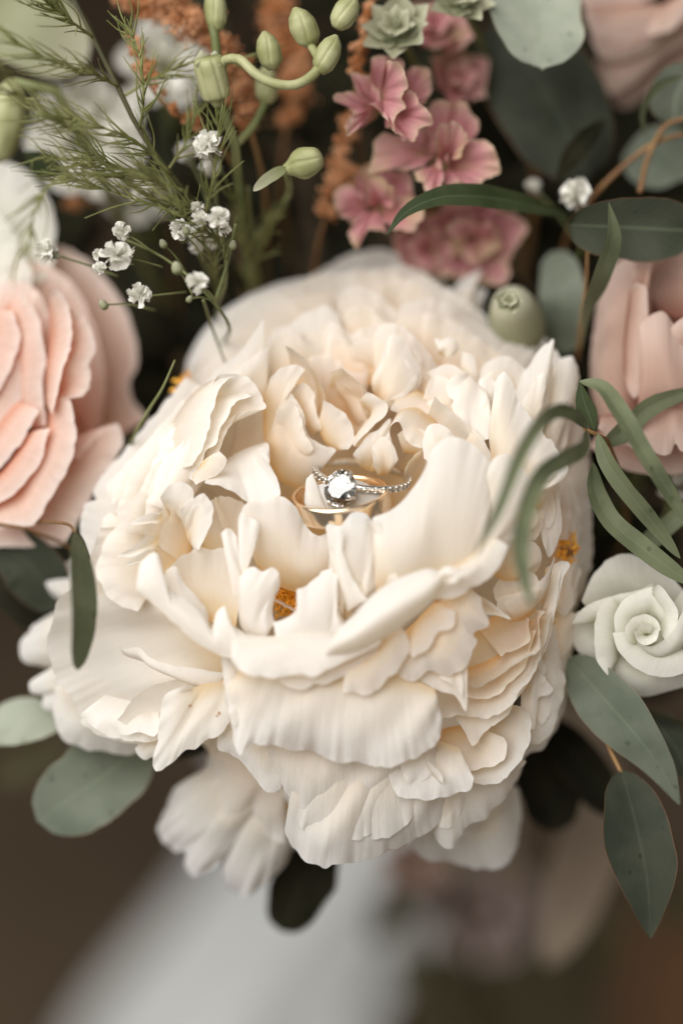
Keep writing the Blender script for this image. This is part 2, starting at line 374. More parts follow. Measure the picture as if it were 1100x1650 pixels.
STEMG = plain_mat('stem_green', (0.10, 0.115, 0.04), (0.20, 0.215, 0.09), 90, 0.5)
STEMB = plain_mat('stem_brown', (0.16, 0.08, 0.035), (0.26, 0.15, 0.06), 90, 0.55)
STEMD = plain_mat('stem_dark', (0.03, 0.03, 0.012), (0.06, 0.055, 0.02), 90, 0.6)
BUD = plain_mat('bud_green', (0.27, 0.28, 0.12), (0.42, 0.42, 0.23), 140, 0.45, transl=0.15, bump=0.15)
ASTILBE = plain_mat('astilbe_orange', (0.50, 0.20, 0.07), (0.74, 0.42, 0.23), 260, 0.75, transl=0.25)
GYP = plain_mat('gypsophila_white', (0.80, 0.79, 0.73), (0.88, 0.87, 0.82), 300, 0.6, transl=0.3)
STAMEN = plain_mat('stamen_orange', (0.82, 0.38, 0.03), (0.92, 0.56, 0.10), 220, 0.6, transl=0.2)
SPOT = plain_mat('brown_spot', (0.16, 0.06, 0.015), (0.34, 0.16, 0.04), 400, 0.7)
GOLD = plain_mat('yellow_gold', (0.96, 0.75, 0.54), (0.98, 0.79, 0.59), 40, 0.20, 1.0)
PLAT = plain_mat('white_metal', (0.80, 0.79, 0.77), (0.86, 0.85, 0.83), 40, 0.12, 1.0)
DIAMOND = glass_mat('diamond', 2.42)
WOOD = plain_mat('table_brown', (0.064, 0.044, 0.028), (0.092, 0.066, 0.043), 5, 0.8, spec=0.1)
CLOTH = plain_mat('cloth_white', (0.84, 0.86, 0.85), (0.88, 0.89, 0.88), 300, 0.8, transl=0.1, bump=0.2)
RUST = plain_mat('rust_cloth', (0.10, 0.048, 0.02), (0.145, 0.07, 0.032), 40, 0.8)
LIT_TABLE = plain_mat('ribbon_beige', (0.26, 0.20, 0.15), (0.31, 0.245, 0.185), 60, 0.7, transl=0.2)  # tone of brightly lit table, used on the added strip
OLIVE = leaf_mat('olive_dull', (0.040, 0.036, 0.018), (0.062, 0.054, 0.028), veinamt=0.05, spec=0.05)
# ---------------------------------------------------------------- the setting
def horizontal(name, x0, x1, y0, y1, z, mat, nx=2, ny=2, f=None, kind='structure'):
    xs = np.linspace(x0, x1, nx); ys = np.linspace(y0, y1, ny)
    g = np.array([[x, y, z + (f(x, y) if f else 0)] for x in xs for y in ys])
    o = mesh_obj(name, g, grid_faces(nx, ny), mat, None, world=True)
    o['kind'] = kind
    return o
horizontal('table_top', -2.5, 2.5, -1.5, 5.0, 0.0, WOOD)

# ---------------------------------------------------------------- the peony
peony = thing('peony', 'huge ruffled cream peony bloom holding two rings in its hollow centre', 'flower', V(540, 950, -60))
DBL = np.random.RandomState(4)
def pp(R, B, wr, wb, cup=0.0, mat=CREAM, **kw):
    cx, cy = np.mean([p[0] for p in R]), np.mean([p[1] for p in R])
    ln = sum(math.dist(R[i][:2], R[i + 1][:2]) for i in range(len(R) - 1))
    layered = ln > 130 and ((cy < 640 and not 420 < cx < 560) or (cx > 640 and cy > 960) or (cx < 330 and cy < 880) or (cx > 830 and cy > 640))
    dbl = kw.pop('dbl', 2 if layered and ln > 230 and cy < 900 else 1 if layered else 0)
    for q in range(dbl):                      # shorter inner petals lying on this one
        C = catmull(pts3(R, wr), 61); Bq = catmull(pts3(B, wb), 61)
        w = DBL.uniform(.38, .62); u0 = DBL.uniform(.04, .96 - w); i = np.linspace(u0, u0 + w, 13) * 60
        i = i.astype(int); f = DBL.uniform(.62, .86) * (0.62 + 0.38 * np.sin(np.linspace(.12, 1, 13) ** DBL.uniform(.7, 1.3) * math.pi * .97) ** .5)
        C2 = Bq[i] + (C[i] - Bq[i]) * f[:, None] + np.array([0, 0, DBL.uniform(1.0, 2.2)]); B2 = Bq[i] + np.array([0, 0, .6])
        vs, fs, uv = sheet(C2, B2, cup * .6, ruf=.7, jag=.5)
        mesh_obj('petal', vs, fs, mat, peony, uv)
    return petal(peony, R, B, wr, wb, cup, mat, **kw)
O = CREAM_OUT
stem(peony, [(540, 950, -45), (560, 1000, -90), (600, 1080, -180)], 26, 22, STEMG)
# --- deep layers that close the flower behind the visible ones
for k in range(14):
    a = 2 * math.pi * k / 14 + 0.2
    cx, cy = 535, 890
    rx, ry = (330, 400)
    R = [(cx + rx * math.cos(a + t), cy + ry * math.sin(a + t), -34 + (7 if k % 2 else 0) - 10 * (-math.sin(a)) ) for t in (-0.33, -0.2, 0, 0.2, 0.33)]
    B = [(cx + 80 * math.cos(a + t), cy + 80 * math.sin(a + t), -46) for t in (-0.5, 0.5)]
    pp(R, B, -30, -46, -5, O)
# inner bowl wall behind the rings
pp([(350, 800), (350, 700), (400, 610), (500, 560), (620, 560), (720, 620), (760, 720), (750, 800)],
   [(430, 850), (480, 830), (550, 820), (620, 830), (680, 850)], -24, -30, -4)
pp([(700, 640), (760, 700), (770, 800), (740, 900), (660, 960), (560, 985), (450, 975), (380, 900), (345, 800)],
   [(620, 790), (610, 830), (560, 850), (500, 840), (470, 800)], -3, -24, -6)
# --- back crown
pp([(478, 470), (500, 445), (530, 428), (565, 412), (600, 403), (650, 408), (690, 425), (715, 455), (728, 490)], [(500, 580), (720, 580)], -46, -44, -3, O)
pp([(298, 610), (301, 585), (322, 542), (355, 505), (400, 476), (450, 455), (500, 446), (540, 436)], [(380, 660), (440, 600), (540, 540)], -41, -36, 4, O, ruf=.15, jag=.1)
pp([(314, 612), (318, 580), (335, 540), (368, 503), (420, 474), (470, 462)], [(390, 660), (440, 620), (520, 560)], -38, -33, 3, O, ruf=.2, jag=.1)
pp([(412, 590), (412, 540), (428, 504), (458, 471), (505, 447), (560, 436), (620, 436), (680, 450)], [(440, 620), (560, 570), (660, 540)], -36, -30, -3)
pp([(560, 450), (600, 432), (650, 430), (690, 445), (720, 475), (740, 500)], [(570, 540), (640, 550), (720, 570)], -38, -33, -2)
pp([(728, 466), (742, 451), (760, 440), (777, 434), (764, 450), (755, 465), (763, 468), (773, 452), (771, 464), (783, 467), (779, 485), (775, 502)], [(738, 500), (760, 512)], -40, -37, 0, O, ruf=.2, jag=.1)
pp([(800, 528), (830, 533), (850, 541), (868, 552), (866, 539), (876, 545), (880, 548), (872, 572), (862, 595)], [(805, 570), (840, 600)], -33, -30, 0, O, ruf=.2)
pp([(640, 484), (655, 460), (675, 447), (708, 455), (734, 475), (765, 497), (784, 515), (800, 548)], [(640, 550), (720, 610), (780, 620)], -34, -28, -2)
pp([(545, 510), (551, 468), (583, 462), (610, 478), (650, 511), (684, 528), (711, 551), (748, 592)], [(560, 590), (620, 620), (700, 650)], -27, -22, -2)
pp([(637, 497), (690, 484), (740, 504), (780, 525), (805, 541), (842, 556), (861, 578), (850, 615)], [(650, 580), (720, 640), (800, 660)], -29, -21, 2)
pp([(765, 606), (785, 585), (806, 578), (835, 585), (846, 602), (832, 645)], [(780, 655), (820, 665)], -15, -12, 1)
# --- right edge, standing petals
pp([(893, 600), (889, 572), (895, 562), (903, 575), (910, 600)], [(870, 680), (890, 690)], -20, -16, 0, O)
pp([(880, 645), (890, 602), (903, 578), (920, 573), (930, 590), (927, 625), (917, 665), (906, 735)], [(858, 720), (872, 750), (890, 765)], -18, -12, 2, O, ruf=.35)
pp([(826, 645), (838, 612), (857, 582), (873, 560), (888, 545), (889, 590), (884, 640), (872, 680)], [(830, 730), (848, 745), (866, 735)], -13, -8, 2, O, ruf=.3)
pp([(922, 615), (936, 652), (946, 695), (952, 730), (953, 775), (948, 810)], [(880, 700), (885, 760), (895, 810)], -25, -18, 1, O)
pp([(932, 690), (949, 755), (953, 830), (954, 870), (950, 910), (937, 960), (922, 1000), (913, 1035)], [(885, 780), (885, 860), (890, 920), (890, 990)], -22, -13, 1, O, ruf=.4)
pp([(905, 740), (922, 780), (933, 820), (937, 856), (936, 890), (930, 932), (922, 972)], [(870, 790), (880, 850), (890, 900), (895, 950)], -16, -14, 1, ruf=.8)
pp([(890, 745), (905, 770), (915, 800), (918, 840), (915, 870)], [(862, 775), (870, 820), (885, 870)], -11, -11, 1)
pp([(866, 826), (873, 866), (884, 895), (897, 876), (904, 842), (900, 800)], [(866, 775), (880, 768), (896, 772)], -3, -7, 1.5, LIP, ruf=.4)
pp([(838, 760), (858, 790), (874, 820), (872, 850), (858, 872), (846, 870)], [(820, 800), (825, 830), (835, 860)], -2, -4, 1)
pp([(800, 968), (797, 946), (808, 931), (835, 921), (862, 928), (870, 942)], [(812, 1000), (840, 1000), (862, 985)], 3, -2, 2)
pp([(800, 985), (802, 968), (830, 957), (862, 944), (882, 922), (893, 898)], [(820, 1005), (850, 990), (880, 960)], 4, 0, 1, ruf=.3)
pp([(822, 900), (850, 880), (868, 882), (872, 905), (860, 925), (835, 930)], [(800, 930), (815, 940)], 0, -2, 1.5)
pp([(905, 903), (917, 906), (909, 930), (899, 970), (886, 1012), (872, 1052)], [(878, 915), (872, 975), (856, 1040)], -2, -5, 1, O, ruf=.4)
pp([(896, 982), (906, 992), (918, 982), (920, 950), (910, 926), (900, 935)], [(888, 960), (893, 935)], -9, -10, 1.5)
pp([(915, 985), (928, 990), (922, 1020), (918, 1045), (905, 1060)], [(890, 1000), (885, 1040)], -13, -12, 1)
pp([(840, 780), (880, 770), (915, 810), (930, 870), (926, 950), (900, 1010), (860, 1030)], [(800, 860), (810, 920), (820, 980)], -15, -20, -2, dbl=0)
# --- inner ruffles behind the rings
pp([(433, 592), (431, 556), (440, 537), (462, 524), (499, 504), (526, 494), (547, 508)], [(455, 625), (500, 600), (560, 585)], -24, -21, 1, O, ruf=.4)
pp([(437, 586), (434, 560), (447, 541), (475, 531), (494, 546), (508, 553), (520, 552)], [(450, 640), (480, 630), (530, 610)], -20, -18, 2)
pp([(519, 560), (522, 532), (530, 519), (548, 525), (570, 538), (590, 526), (603, 522), (640, 527), (665, 548)], [(530, 620), (590, 620), (650, 630)], -20, -18, 1, dbl=2)
pp([(600, 560), (606, 532), (632, 520), (660, 537), (690, 568), (706, 600), (695, 632)], [(610, 640), (650, 670), (690, 670)], -17, -15, 2, dbl=2)
pp([(497, 580), (513, 571), (536, 577), (560, 589), (592, 594)], [(515, 660), (545, 670), (590, 650)], -17, -18, 1)
pp([(612, 602), (617, 565), (634, 540), (656, 560), (673, 586), (678, 612), (668, 633), (648, 646), (630, 657)], [(604, 640), (612, 660)], -11, -13, 3.5, O, ruf=.2)
pp([(460, 556), (489, 575), (506, 593), (519, 625), (527, 656), (528, 676), (515, 685), (497, 678)], [(464, 612), (474, 635), (484, 660), (492, 676)], -10, -17, -2, nv=15, dbl=1)
pp([(435, 607), (455, 592), (478, 588), (490, 596), (482, 608), (466, 614), (463, 630), (479, 648), (492, 675), (496, 695), (513, 714), (542, 725)],
   [(424, 640), (424, 690), (432, 740), (452, 775), (490, 790)], -7, -11, 2, ruf=.4)
pp([(524, 642), (536, 651), (553, 667), (568, 688), (572, 706), (560, 724)], [(512, 690), (525, 715), (545, 728)], -6, -10, 1.5)
pp([(533, 598), (552, 593), (574, 610), (592, 631), (597, 652), (604, 673), (592, 692), (572, 722)], [(526, 635), (540, 650), (552, 665), (562, 690), (560, 715)], -6, -19, -2.5, nv=15, dbl=1)
pp([(590, 632), (608, 640), (624, 653), (622, 668), (607, 683), (590, 700), (572, 720)], [(580, 650), (598, 665), (590, 690), (570, 715)], -4, -9, 1.5)
pp([(568, 732), (590, 704), (612, 688), (627, 674), (626, 700), (634, 735), (622, 752)], [(580, 752), (600, 760), (612, 758)], -5, -8, 2)
pp([(600, 752), (604, 718), (618, 706), (632, 716), (640, 742)], [(606, 765), (625, 765)], -3, -7, 1.5)
pp([(628, 660), (650, 671), (672, 674), (695, 664)], [(640, 640), (670, 628), (690, 640)], -8, -11, 1.5)
pp([(648, 647), (670, 640), (687, 622), (690, 600)], [(640, 612), (655, 595), (670, 590)], -14, -16, 1)
pp([(686, 640), (690, 615), (715, 608), (738, 640), (752, 690), (756, 715), (735, 735)], [(660, 720), (690, 730), (715, 735)], -9, -13, 2, dbl=2)
pp([(628, 690), (637, 683), (652, 702), (662, 716), (674, 720), (685, 717)], [(645, 660), (675, 655), (705, 680)], -3, -9, 1.5)
pp([(682, 738), (682, 703), (690, 687), (706, 683), (726, 694), (734, 710)], [(690, 755), (715, 745)], 2, 0, 2, O)
pp([(650, 760), (664, 728), (690, 715), (715, 715)], [(655, 790), (700, 780)], -4, -14, -1)
# right inner wall
pp([(700, 545), (712, 548), (720, 543), (731, 545), (738, 557), (733, 570), (724, 571)], [(706, 570), (715, 575)], -13, -14, 2, O, ruf=.1)
pp([(743, 567), (757, 572), (768, 592), (766, 613), (754, 606)], [(742, 605), (750, 618)], -14, -15, 1, O)
pp([(735, 603), (720, 618), (722, 635), (735, 648), (748, 656), (757, 640), (752, 628), (744, 622)], [(752, 600), (768, 625)], -7, -9, 1, LIP, ruf=.3)
pp([(690, 600), (715, 590), (740, 596), (765, 615), (780, 650)], [(720, 680), (760, 690)], -12, -13, 1)
pp([(728, 655), (746, 690), (760, 701), (778, 711), (790, 711), (786, 678), (776, 652)], [(732, 610), (758, 605), (775, 625)], -4, -9, 2, LIP)
pp([(771, 645), (771, 613), (785, 609), (796, 616), (795, 660), (791, 695)], [(774, 700), (784, 705)], -8, -9, 1, O)
pp([(797, 650), (799, 611), (810, 601), (820, 612), (836, 648), (862, 680), (886, 712), (901, 735), (908, 765)], [(790, 730), (800, 790), (840, 820), (870, 820)], 1, -1, 3, O, ruf=.35)
pp([(762, 690), (775, 705), (793, 735), (800, 765)], [(745, 720), (755, 760), (775, 790)], -3, -5, 1)
# --- left inner wall
pp([(380, 690), (384, 660), (408, 655), (428, 665), (432, 720)], [(345, 780), (390, 760), (430, 750)], -13, -16, -2)
pp([(330, 640), (352, 606), (376, 603), (405, 616), (417, 636), (426, 659), (405, 661), (386, 664), (372, 685), (360, 712), (350, 737), (346, 757)],
   [(310, 650), (290, 690), (284, 725), (290, 760), (305, 780)], -2, -16, 2.5, ruf=.5)
pp([(404, 637), (381, 650), (360, 680), (338, 718), (323, 752), (314, 777)], [(362, 612), (325, 645), (295, 700), (280, 755)], 0, -15, 1.5, O, ruf=.5)
pp([(376, 606), (357, 622), (347, 655), (337, 693), (323, 727), (309, 750)], [(325, 620), (282, 670), (258, 725), (258, 780)], 1, -16, 2, O, ruf=.5)
pp([(352, 727), (363, 740), (356, 757), (330, 773), (316, 782)], [(328, 742), (310, 768)], 3, 0, 1.5)
pp([(330, 776), (350, 783), (368, 790), (388, 802), (402, 813), (425, 807), (451, 797), (449, 775), (439, 755), (430, 735)],
   [(342, 762), (368, 738), (398, 722), (428, 712)], 4, -8, 2, LIP, ruf=.3)
pp([(330, 815), (365, 798), (392, 812), (400, 850), (385, 900)], [(325, 880), (345, 920), (380, 940)], -4, -6, -2)
for (R, B, wr, wb) in (([(540, 612), (560, 606), (580, 622), (586, 645), (596, 668)], [(545, 640), (560, 660), (575, 690)], -12, -18), ([(470, 628), (486, 618), (502, 634), (508, 660), (520, 690)], [(478, 650), (490, 680), (505, 700)], -8, -14),
                       ([(640, 700), (660, 688), (682, 694), (690, 712)], [(650, 730), (685, 735)], -4, -9), ([(560, 560), (585, 548), (612, 556), (622, 580)], [(570, 600), (610, 605)], -16, -19), ([(445, 660), (470, 650), (484, 672), (492, 702), (506, 722)], [(440, 720), (460, 745), (490, 750)], -5, -10)):
    pp(R, B, wr, wb, 1.0, ruf=.5)
# --- left diagonal layers
pp([(300, 608), (265, 652), (232, 688), (205, 720), (188, 743), (168, 768), (152, 790), (158, 808)], [(350, 640), (280, 740), (200, 830)], -19, -18, 1, O, ruf=.3)
pp([(425, 515), (400, 550), (350, 598), (300, 640), (262, 690), (225, 725), (200, 755), (170, 788), (176, 800), (195, 806)], [(430, 600), (380, 650), (300, 730), (220, 830)], -15, -14, 1, O, ruf=.5)
pp([(432, 560), (400, 580), (370, 608), (340, 630), (318, 648), (290, 672), (262, 700), (248, 730)], [(430, 640), (380, 670), (330, 720), (280, 760)], -11, -13, 1, O, ruf=.6)
pp([(352, 640), (325, 667), (306, 677), (275, 695), (258, 716), (257, 730), (244, 745), (241, 763), (225, 795), (213, 815), (214, 836), (238, 848)], [(350, 700), (320, 750), (290, 800), (262, 850)], -7, -9, 2, LIP, ruf=.5)
pp([(320, 672), (312, 690), (285, 720), (262, 752), (250, 785), (240, 812)], [(350, 730), (325, 780), (290, 830)], -4, -7, 1.5, LIP, ruf=.5)
pp([(345, 640), (322, 672), (306, 705), (288, 738), (272, 770), (262, 796)], [(352, 690), (330, 740), (300, 800)], -2.5, -5, 1.2, LIP, ruf=.5)
pp([(200, 796), (165, 802), (135, 820), (130, 838), (137, 870), (147, 918), (138, 955)], [(270, 820), (255, 900), (225, 970)], -15, -12, -1, O, ruf=.4)
for (R, B, wr, wb) in (([(330, 622), (290, 655), (255, 690), (228, 722), (205, 752), (186, 785), (178, 812)], [(340, 660), (290, 720), (235, 800)], -12, -13), ([(300, 668), (270, 690), (240, 722), (218, 752), (200, 785), (190, 820), (194, 842)], [(320, 700), (280, 750), (240, 820)], -9, -11),
                       ([(262, 740), (240, 762), (226, 790), (206, 810), (196, 832), (200, 858)], [(280, 780), (262, 820), (250, 862)], -5, -9), ([(215, 838), (190, 850), (168, 880), (158, 920), (176, 962), (222, 985)], [(260, 850), (256, 900), (250, 945)], -9, -11)):
    pp(R, B, wr, wb, 1.2, O, ruf=.6, dbl=0)
pp([(258, 802), (265, 787), (280, 780), (300, 778), (309, 785), (311, 803), (303, 821)], [(264, 822), (280, 838), (300, 842)], 5, -2, 2.5, O, ruf=.3)
pp([(303, 820), (288, 810), (274, 800), (263, 802), (262, 820), (243, 838), (233, 852), (235, 872), (228, 895), (240, 912)], [(312, 845), (310, 880), (300, 915), (270, 930)], 3, -4, -1.5, ruf=.4)
pp([(290, 822), (308, 808), (329, 797), (342, 815), (341, 835), (329, 866), (321, 886)], [(298, 852), (304, 872), (314, 885)], 7, 2, 1.5, O, ruf=.25)
pp([(245, 826), (225, 833), (211, 845), (226, 845), (246, 842)], [(262, 828), (262, 842)], 5, 3, .6, O, ruf=.1, jag=.05)
pp([(236, 864), (212, 882), (189, 898), (214, 897), (240, 884)], [(256, 860), (256, 882)], 5, 2, .6, O, ruf=.15, jag=.1)
pp([(238, 886), (216, 899), (200, 911), (218, 908), (242, 898)], [(254, 886), (254, 900)], 6, 3, .6, O, ruf=.15, jag=.1)
pp([(258, 932), (285, 905), (318, 885), (350, 882), (372, 895), (392, 930)], [(275, 980), (330, 1000), (380, 1010)], 5, 6, -2)
# --- lower left open bowl
pp([(104, 972), (82, 956), (76, 938), (88, 920), (112, 903), (140, 905)], [(150, 960), (165, 1000)], -27, -22, 1, O)
pp([(90, 985), (50, 1013), (34, 1040), (38, 1062), (58, 1072), (82, 1076)], [(135, 990), (150, 1050)], -26, -20, 2, O, ruf=.3)
pp([(84, 1076), (52, 1101), (53, 1114), (72, 1122), (70, 1135), (98, 1152)], [(140, 1070), (150, 1130)], -22, -18, 1, O, ruf=.3)
pp([(88, 1108), (88, 1145), (95, 1170), (108, 1193), (130, 1204), (165, 1210), (195, 1216), (220, 1212), (256, 1198)], [(125, 1090), (180, 1110), (250, 1130)], -19, -15, 2, O, ruf=.4)
pp([(218, 1205), (222, 1215), (236, 1224), (246, 1219), (254, 1225), (262, 1205)], [(235, 1190), (256, 1190)], -8, -8, .5, O)
pp([(165, 850), (140, 905), (118, 945), (94, 968), (86, 1000), (78, 1050), (92, 1092), (118, 1128), (134, 1163), (152, 1180), (185, 1190), (218, 1198), (262, 1203)],
   [(290, 840), (310, 920), (340, 1010), (370, 1080), (372, 1130)], -9, -3, -9, O, ruf=.35, jag=.4, wave=1.6)
pp([(130, 1150), (150, 1172), (180, 1186), (215, 1194), (256, 1190), (270, 1170)], [(170, 1120), (220, 1130), (260, 1130)], -5, -8, 1.5, LIP, ruf=.9, jag=.5)
pp([(175, 1170), (200, 1182), (225, 1178), (250, 1186), (262, 1172)], [(200, 1140), (255, 1140)], -2, -6, 1, LIP, ruf=.9, jag=.5)
pp([(192, 1042), (205, 1046), (222, 1043), (238, 1058), (275, 1072), (320, 1078), (360, 1085)], [(203, 1056), (235, 1068), (275, 1087), (308, 1104), (352, 1112)], 2, -1, 1.2, LIP, ruf=.3)
pp([(190, 1160), (215, 1128), (250, 1106), (285, 1098), (318, 1106)], [(240, 1192), (280, 1180), (320, 1150)], -1, -5, -1.5, LIP, ruf=.3)
pp([(300, 1104), (268, 1120), (260, 1150), (255, 1190), (246, 1232), (252, 1243), (272, 1231), (300, 1209), (340, 1190), (366, 1168), (374, 1135)], [(312, 1108), (338, 1098), (364, 1094)], 5, 1, 2, O, ruf=.35)
# --- front skirts
pp([(337, 1215), (330, 1238), (300, 1258), (277, 1288), (263, 1315), (262, 1350), (277, 1369), (304, 1365), (302, 1393), (313, 1406), (330, 1402), (354, 1386), (364, 1423), (374, 1439), (398, 1440), (424, 1422), (450, 1396), (472, 1370)],
   [(380, 1200), (410, 1230), (440, 1260), (470, 1300)], -33, -22, 3, SKIRT, ruf=1.6, wave=1.5)
pp([(335, 1225), (352, 1250), (352, 1300), (380, 1330), (400, 1320), (430, 1345), (462, 1350)], [(380, 1190), (420, 1210), (460, 1240)], -25, -18, 2, O, ruf=1.4)
pp([(640, 1350), (690, 1382), (744, 1392), (795, 1397), (828, 1375), (838, 1320), (836, 1272)], [(680, 1290), (740, 1270), (790, 1240)], -27, -20, 2, O)
pp([(815, 1278), (835, 1250), (848, 1215), (876, 1204), (886, 1190)], [(800, 1230), (830, 1190), (850, 1160)], -15, -14, 1, O)
pp([(690, 1300), (700, 1348), (715, 1365), (728, 1366), (740, 1346), (754, 1324), (784, 1318), (796, 1298), (817, 1284), (826, 1262), (846, 1226)], [(680, 1250), (740, 1225), (800, 1205)], -8, -4, 2, O, ruf=.5)
pp([(448, 1230), (458, 1262), (468, 1297), (460, 1333), (466, 1360), (486, 1383), (508, 1388), (518, 1396), (533, 1389), (560, 1389), (597, 1379), (640, 1370), (680, 1348), (704, 1322), (715, 1290)],
   [(430, 1180), (500, 1180), (600, 1190), (700, 1190)], -5, 3, 2.8, SKIRT, ruf=.9, jag=.55, crk=.10, wave=1.2, dbl=2)
pp([(440, 1220), (455, 1260), (480, 1296), (520, 1308), (560, 1304), (610, 1290), (660, 1282), (704, 1262)], [(420, 1170), (500, 1170), (600, 1170), (700, 1180)], 0, 4, 2.2, SKIRT, ruf=.9, crk=.12, wave=1.2)
pp([(352, 1185), (352, 1203), (375, 1218), (400, 1238), (416, 1262), (432, 1276), (449, 1275), (458, 1258)], [(372, 1150), (400, 1165), (450, 1190)], 0, 0, 1.5, SKIRT, ruf=.3)
pp([(735, 1268), (760, 1261), (780, 1263), (810, 1255), (836, 1231), (852, 1200), (853, 1160), (843, 1141), (828, 1138)], [(690, 1215), (705, 1180), (760, 1165), (810, 1145)], -1, -5, -3, ruf=.5)
pp([(618, 1236), (632, 1265), (647, 1286), (674, 1288), (718, 1284), (738, 1276), (755, 1272), (762, 1252)], [(640, 1195), (690, 1190), (740, 1205)], 4, 1, 2.0, SKIRT, ruf=.5)
pp([(690, 1226), (700, 1236), (712, 1250), (714, 1262)], [(685, 1222), (692, 1240), (706, 1258)], 6, 3, .8, O, ruf=.1)
pp([(366, 1125), (372, 1165), (381, 1200), (388, 1212), (400, 1202), (430, 1200), (470, 1206), (500, 1212), (530, 1222), (565, 1225), (610, 1231), (645, 1228), (684, 1208), (705, 1186), (711, 1160)],
   [(368, 1085), (420, 1070), (480, 1070), (560, 1075), (640, 1085), (700, 1110)], 9, 10, 3.2, SKIRT, ruf=1.1, jag=.6, crk=.14, wave=1.2, dbl=0)
pp([(357, 1056), (358, 1082), (362, 1110), (368, 1140), (377, 1172)], [(378, 1050), (402, 1085), (415, 1130)], 11, 8, 1, O, ruf=.3)
# --- right skirts
pp([(880, 1195), (900, 1165), (914, 1112), (919, 1060), (924, 1035), (927, 1005)], [(870, 1150), (885, 1080), (895, 1010)], -17, -14, 1, O, ruf=.4)
pp([(850, 1194), (862, 1199), (877, 1190), (897, 1155), (900, 1140), (909, 1114), (906, 1085), (899, 1045), (896, 1005)], [(838, 1160), (855, 1090), (872, 1020)], -10, -9, 1.5, O, ruf=.4)
pp([(838, 1140), (848, 1165), (856, 1172), (864, 1146), (868, 1122), (886, 1116), (889, 1106), (877, 1100), (880, 1075)], [(838, 1110), (850, 1080), (866, 1050)], -5, -6, 1, O, ruf=.3)
pp([(728, 1150), (748, 1178), (761, 1199), (786, 1174), (815, 1152), (836, 1121), (862, 1084), (884, 1030), (895, 972)], [(725, 1130), (770, 1110), (810, 1080), (850, 1030), (878, 980)], 0, -4, 1.5, ruf=.5)
pp([(640, 1165), (690, 1158), (728, 1153), (761, 1155), (800, 1149), (822, 1133), (828, 1118), (850, 1094), (868, 1060), (882, 1015), (890, 985)], [(650, 1080), (700, 1075), (752, 1075), (800, 1055), (850, 1000)], 3, -4, -2, ruf=.5)
pp([(632, 1088), (655, 1100), (667, 1113), (662, 1132), (655, 1160)], [(615, 1100), (620, 1125), (635, 1150)], 7, 2, 1, ruf=.3)
pp([(752, 1108), (778, 1105), (806, 1094), (832, 1071), (852, 1058), (866, 1048), (869, 1020), (870, 995), (878, 983)], [(745, 1060), (760, 1020), (790, 995), (840, 975)], 5, -8, -3, ruf=.5)
pp([(778, 962), (800, 978), (822, 998), (800, 992), (776, 990)], [(765, 960), (765, 985)], 5, 3, .5, O, ruf=.1)
pp([(676, 1095), (710, 1112), (735, 1122), (749, 1143), (751, 1110), (753, 1066)], [(690, 1055), (720, 1050), (745, 1040)], 9, 5, 1.5, ruf=.3)
pp([(638, 1082), (660, 1098), (676, 1092), (692, 1080), (722, 1090), (740, 1078), (753, 1064), (760, 1045), (765, 1030), (759, 1020), (785, 1010), (787, 1000), (778, 985), (774, 962)], [(640, 1030), (680, 990), (720, 950), (750, 935)], 11, 8, 2.5, ruf=.5)
pp([(664, 1060), (690, 1045), (705, 1020), (728, 1010), (732, 985)], [(650, 1030), (670, 1000), (700, 970)], 14, 11, 1, ruf=.3)
pp([(552, 1112), (578, 1119), (598, 1115), (620, 1098), (636, 1083), (652, 1060), (659, 1045), (655, 1023)], [(560, 1055), (600, 1040), (640, 990)], 14, 12, 1.5, ruf=.4)
pp([(450, 1100), (480, 1110), (510, 1104), (545, 1094), (565, 1085), (582, 1068), (605, 1050), (612, 1034)], [(460, 1060), (520, 1055), (570, 1040), (600, 1020)], 14, 12, 1, ruf=.4)
# --- the lip of the bowl
pp([(372, 1062), (388, 1080), (404, 1088), (464, 1089), (518, 1083), (548, 1068), (585, 1052), (614, 1034)], [(375, 1020), (440, 1025), (500, 1015), (560, 1020), (600, 1005)], 17, 13, 2, LIP, ruf=.35)
pp([(222, 945), (228, 905), (252, 892), (263, 918), (270, 946), (298, 962), (325, 985), (340, 1012), (352, 985), (362, 978), (374, 1005), (392, 1018), (430, 1028), (470, 1038), (496, 1040)],
   [(219, 952), (245, 972), (280, 1002), (312, 1032), (345, 1051), (375, 1061), (414, 1065), (458, 1054), (493, 1044)], 12, 14, 2.2, LIP, ruf=.3, jag=.2)
pp([(268, 918), (278, 913), (299, 944), (322, 966), (336, 992), (336, 1012)], [(262, 950), (280, 975), (305, 1000), (325, 1022)], 8, 9, .8, LIP, ruf=.3)
pp([(219, 952), (245, 972), (280, 1002), (312, 1032), (345, 1051), (375, 1061), (414, 1065), (458, 1054)], [(250, 940), (300, 970), (350, 1010), (420, 1030), (460, 1030)], 14, 2, 0, LIP, ruf=.1)
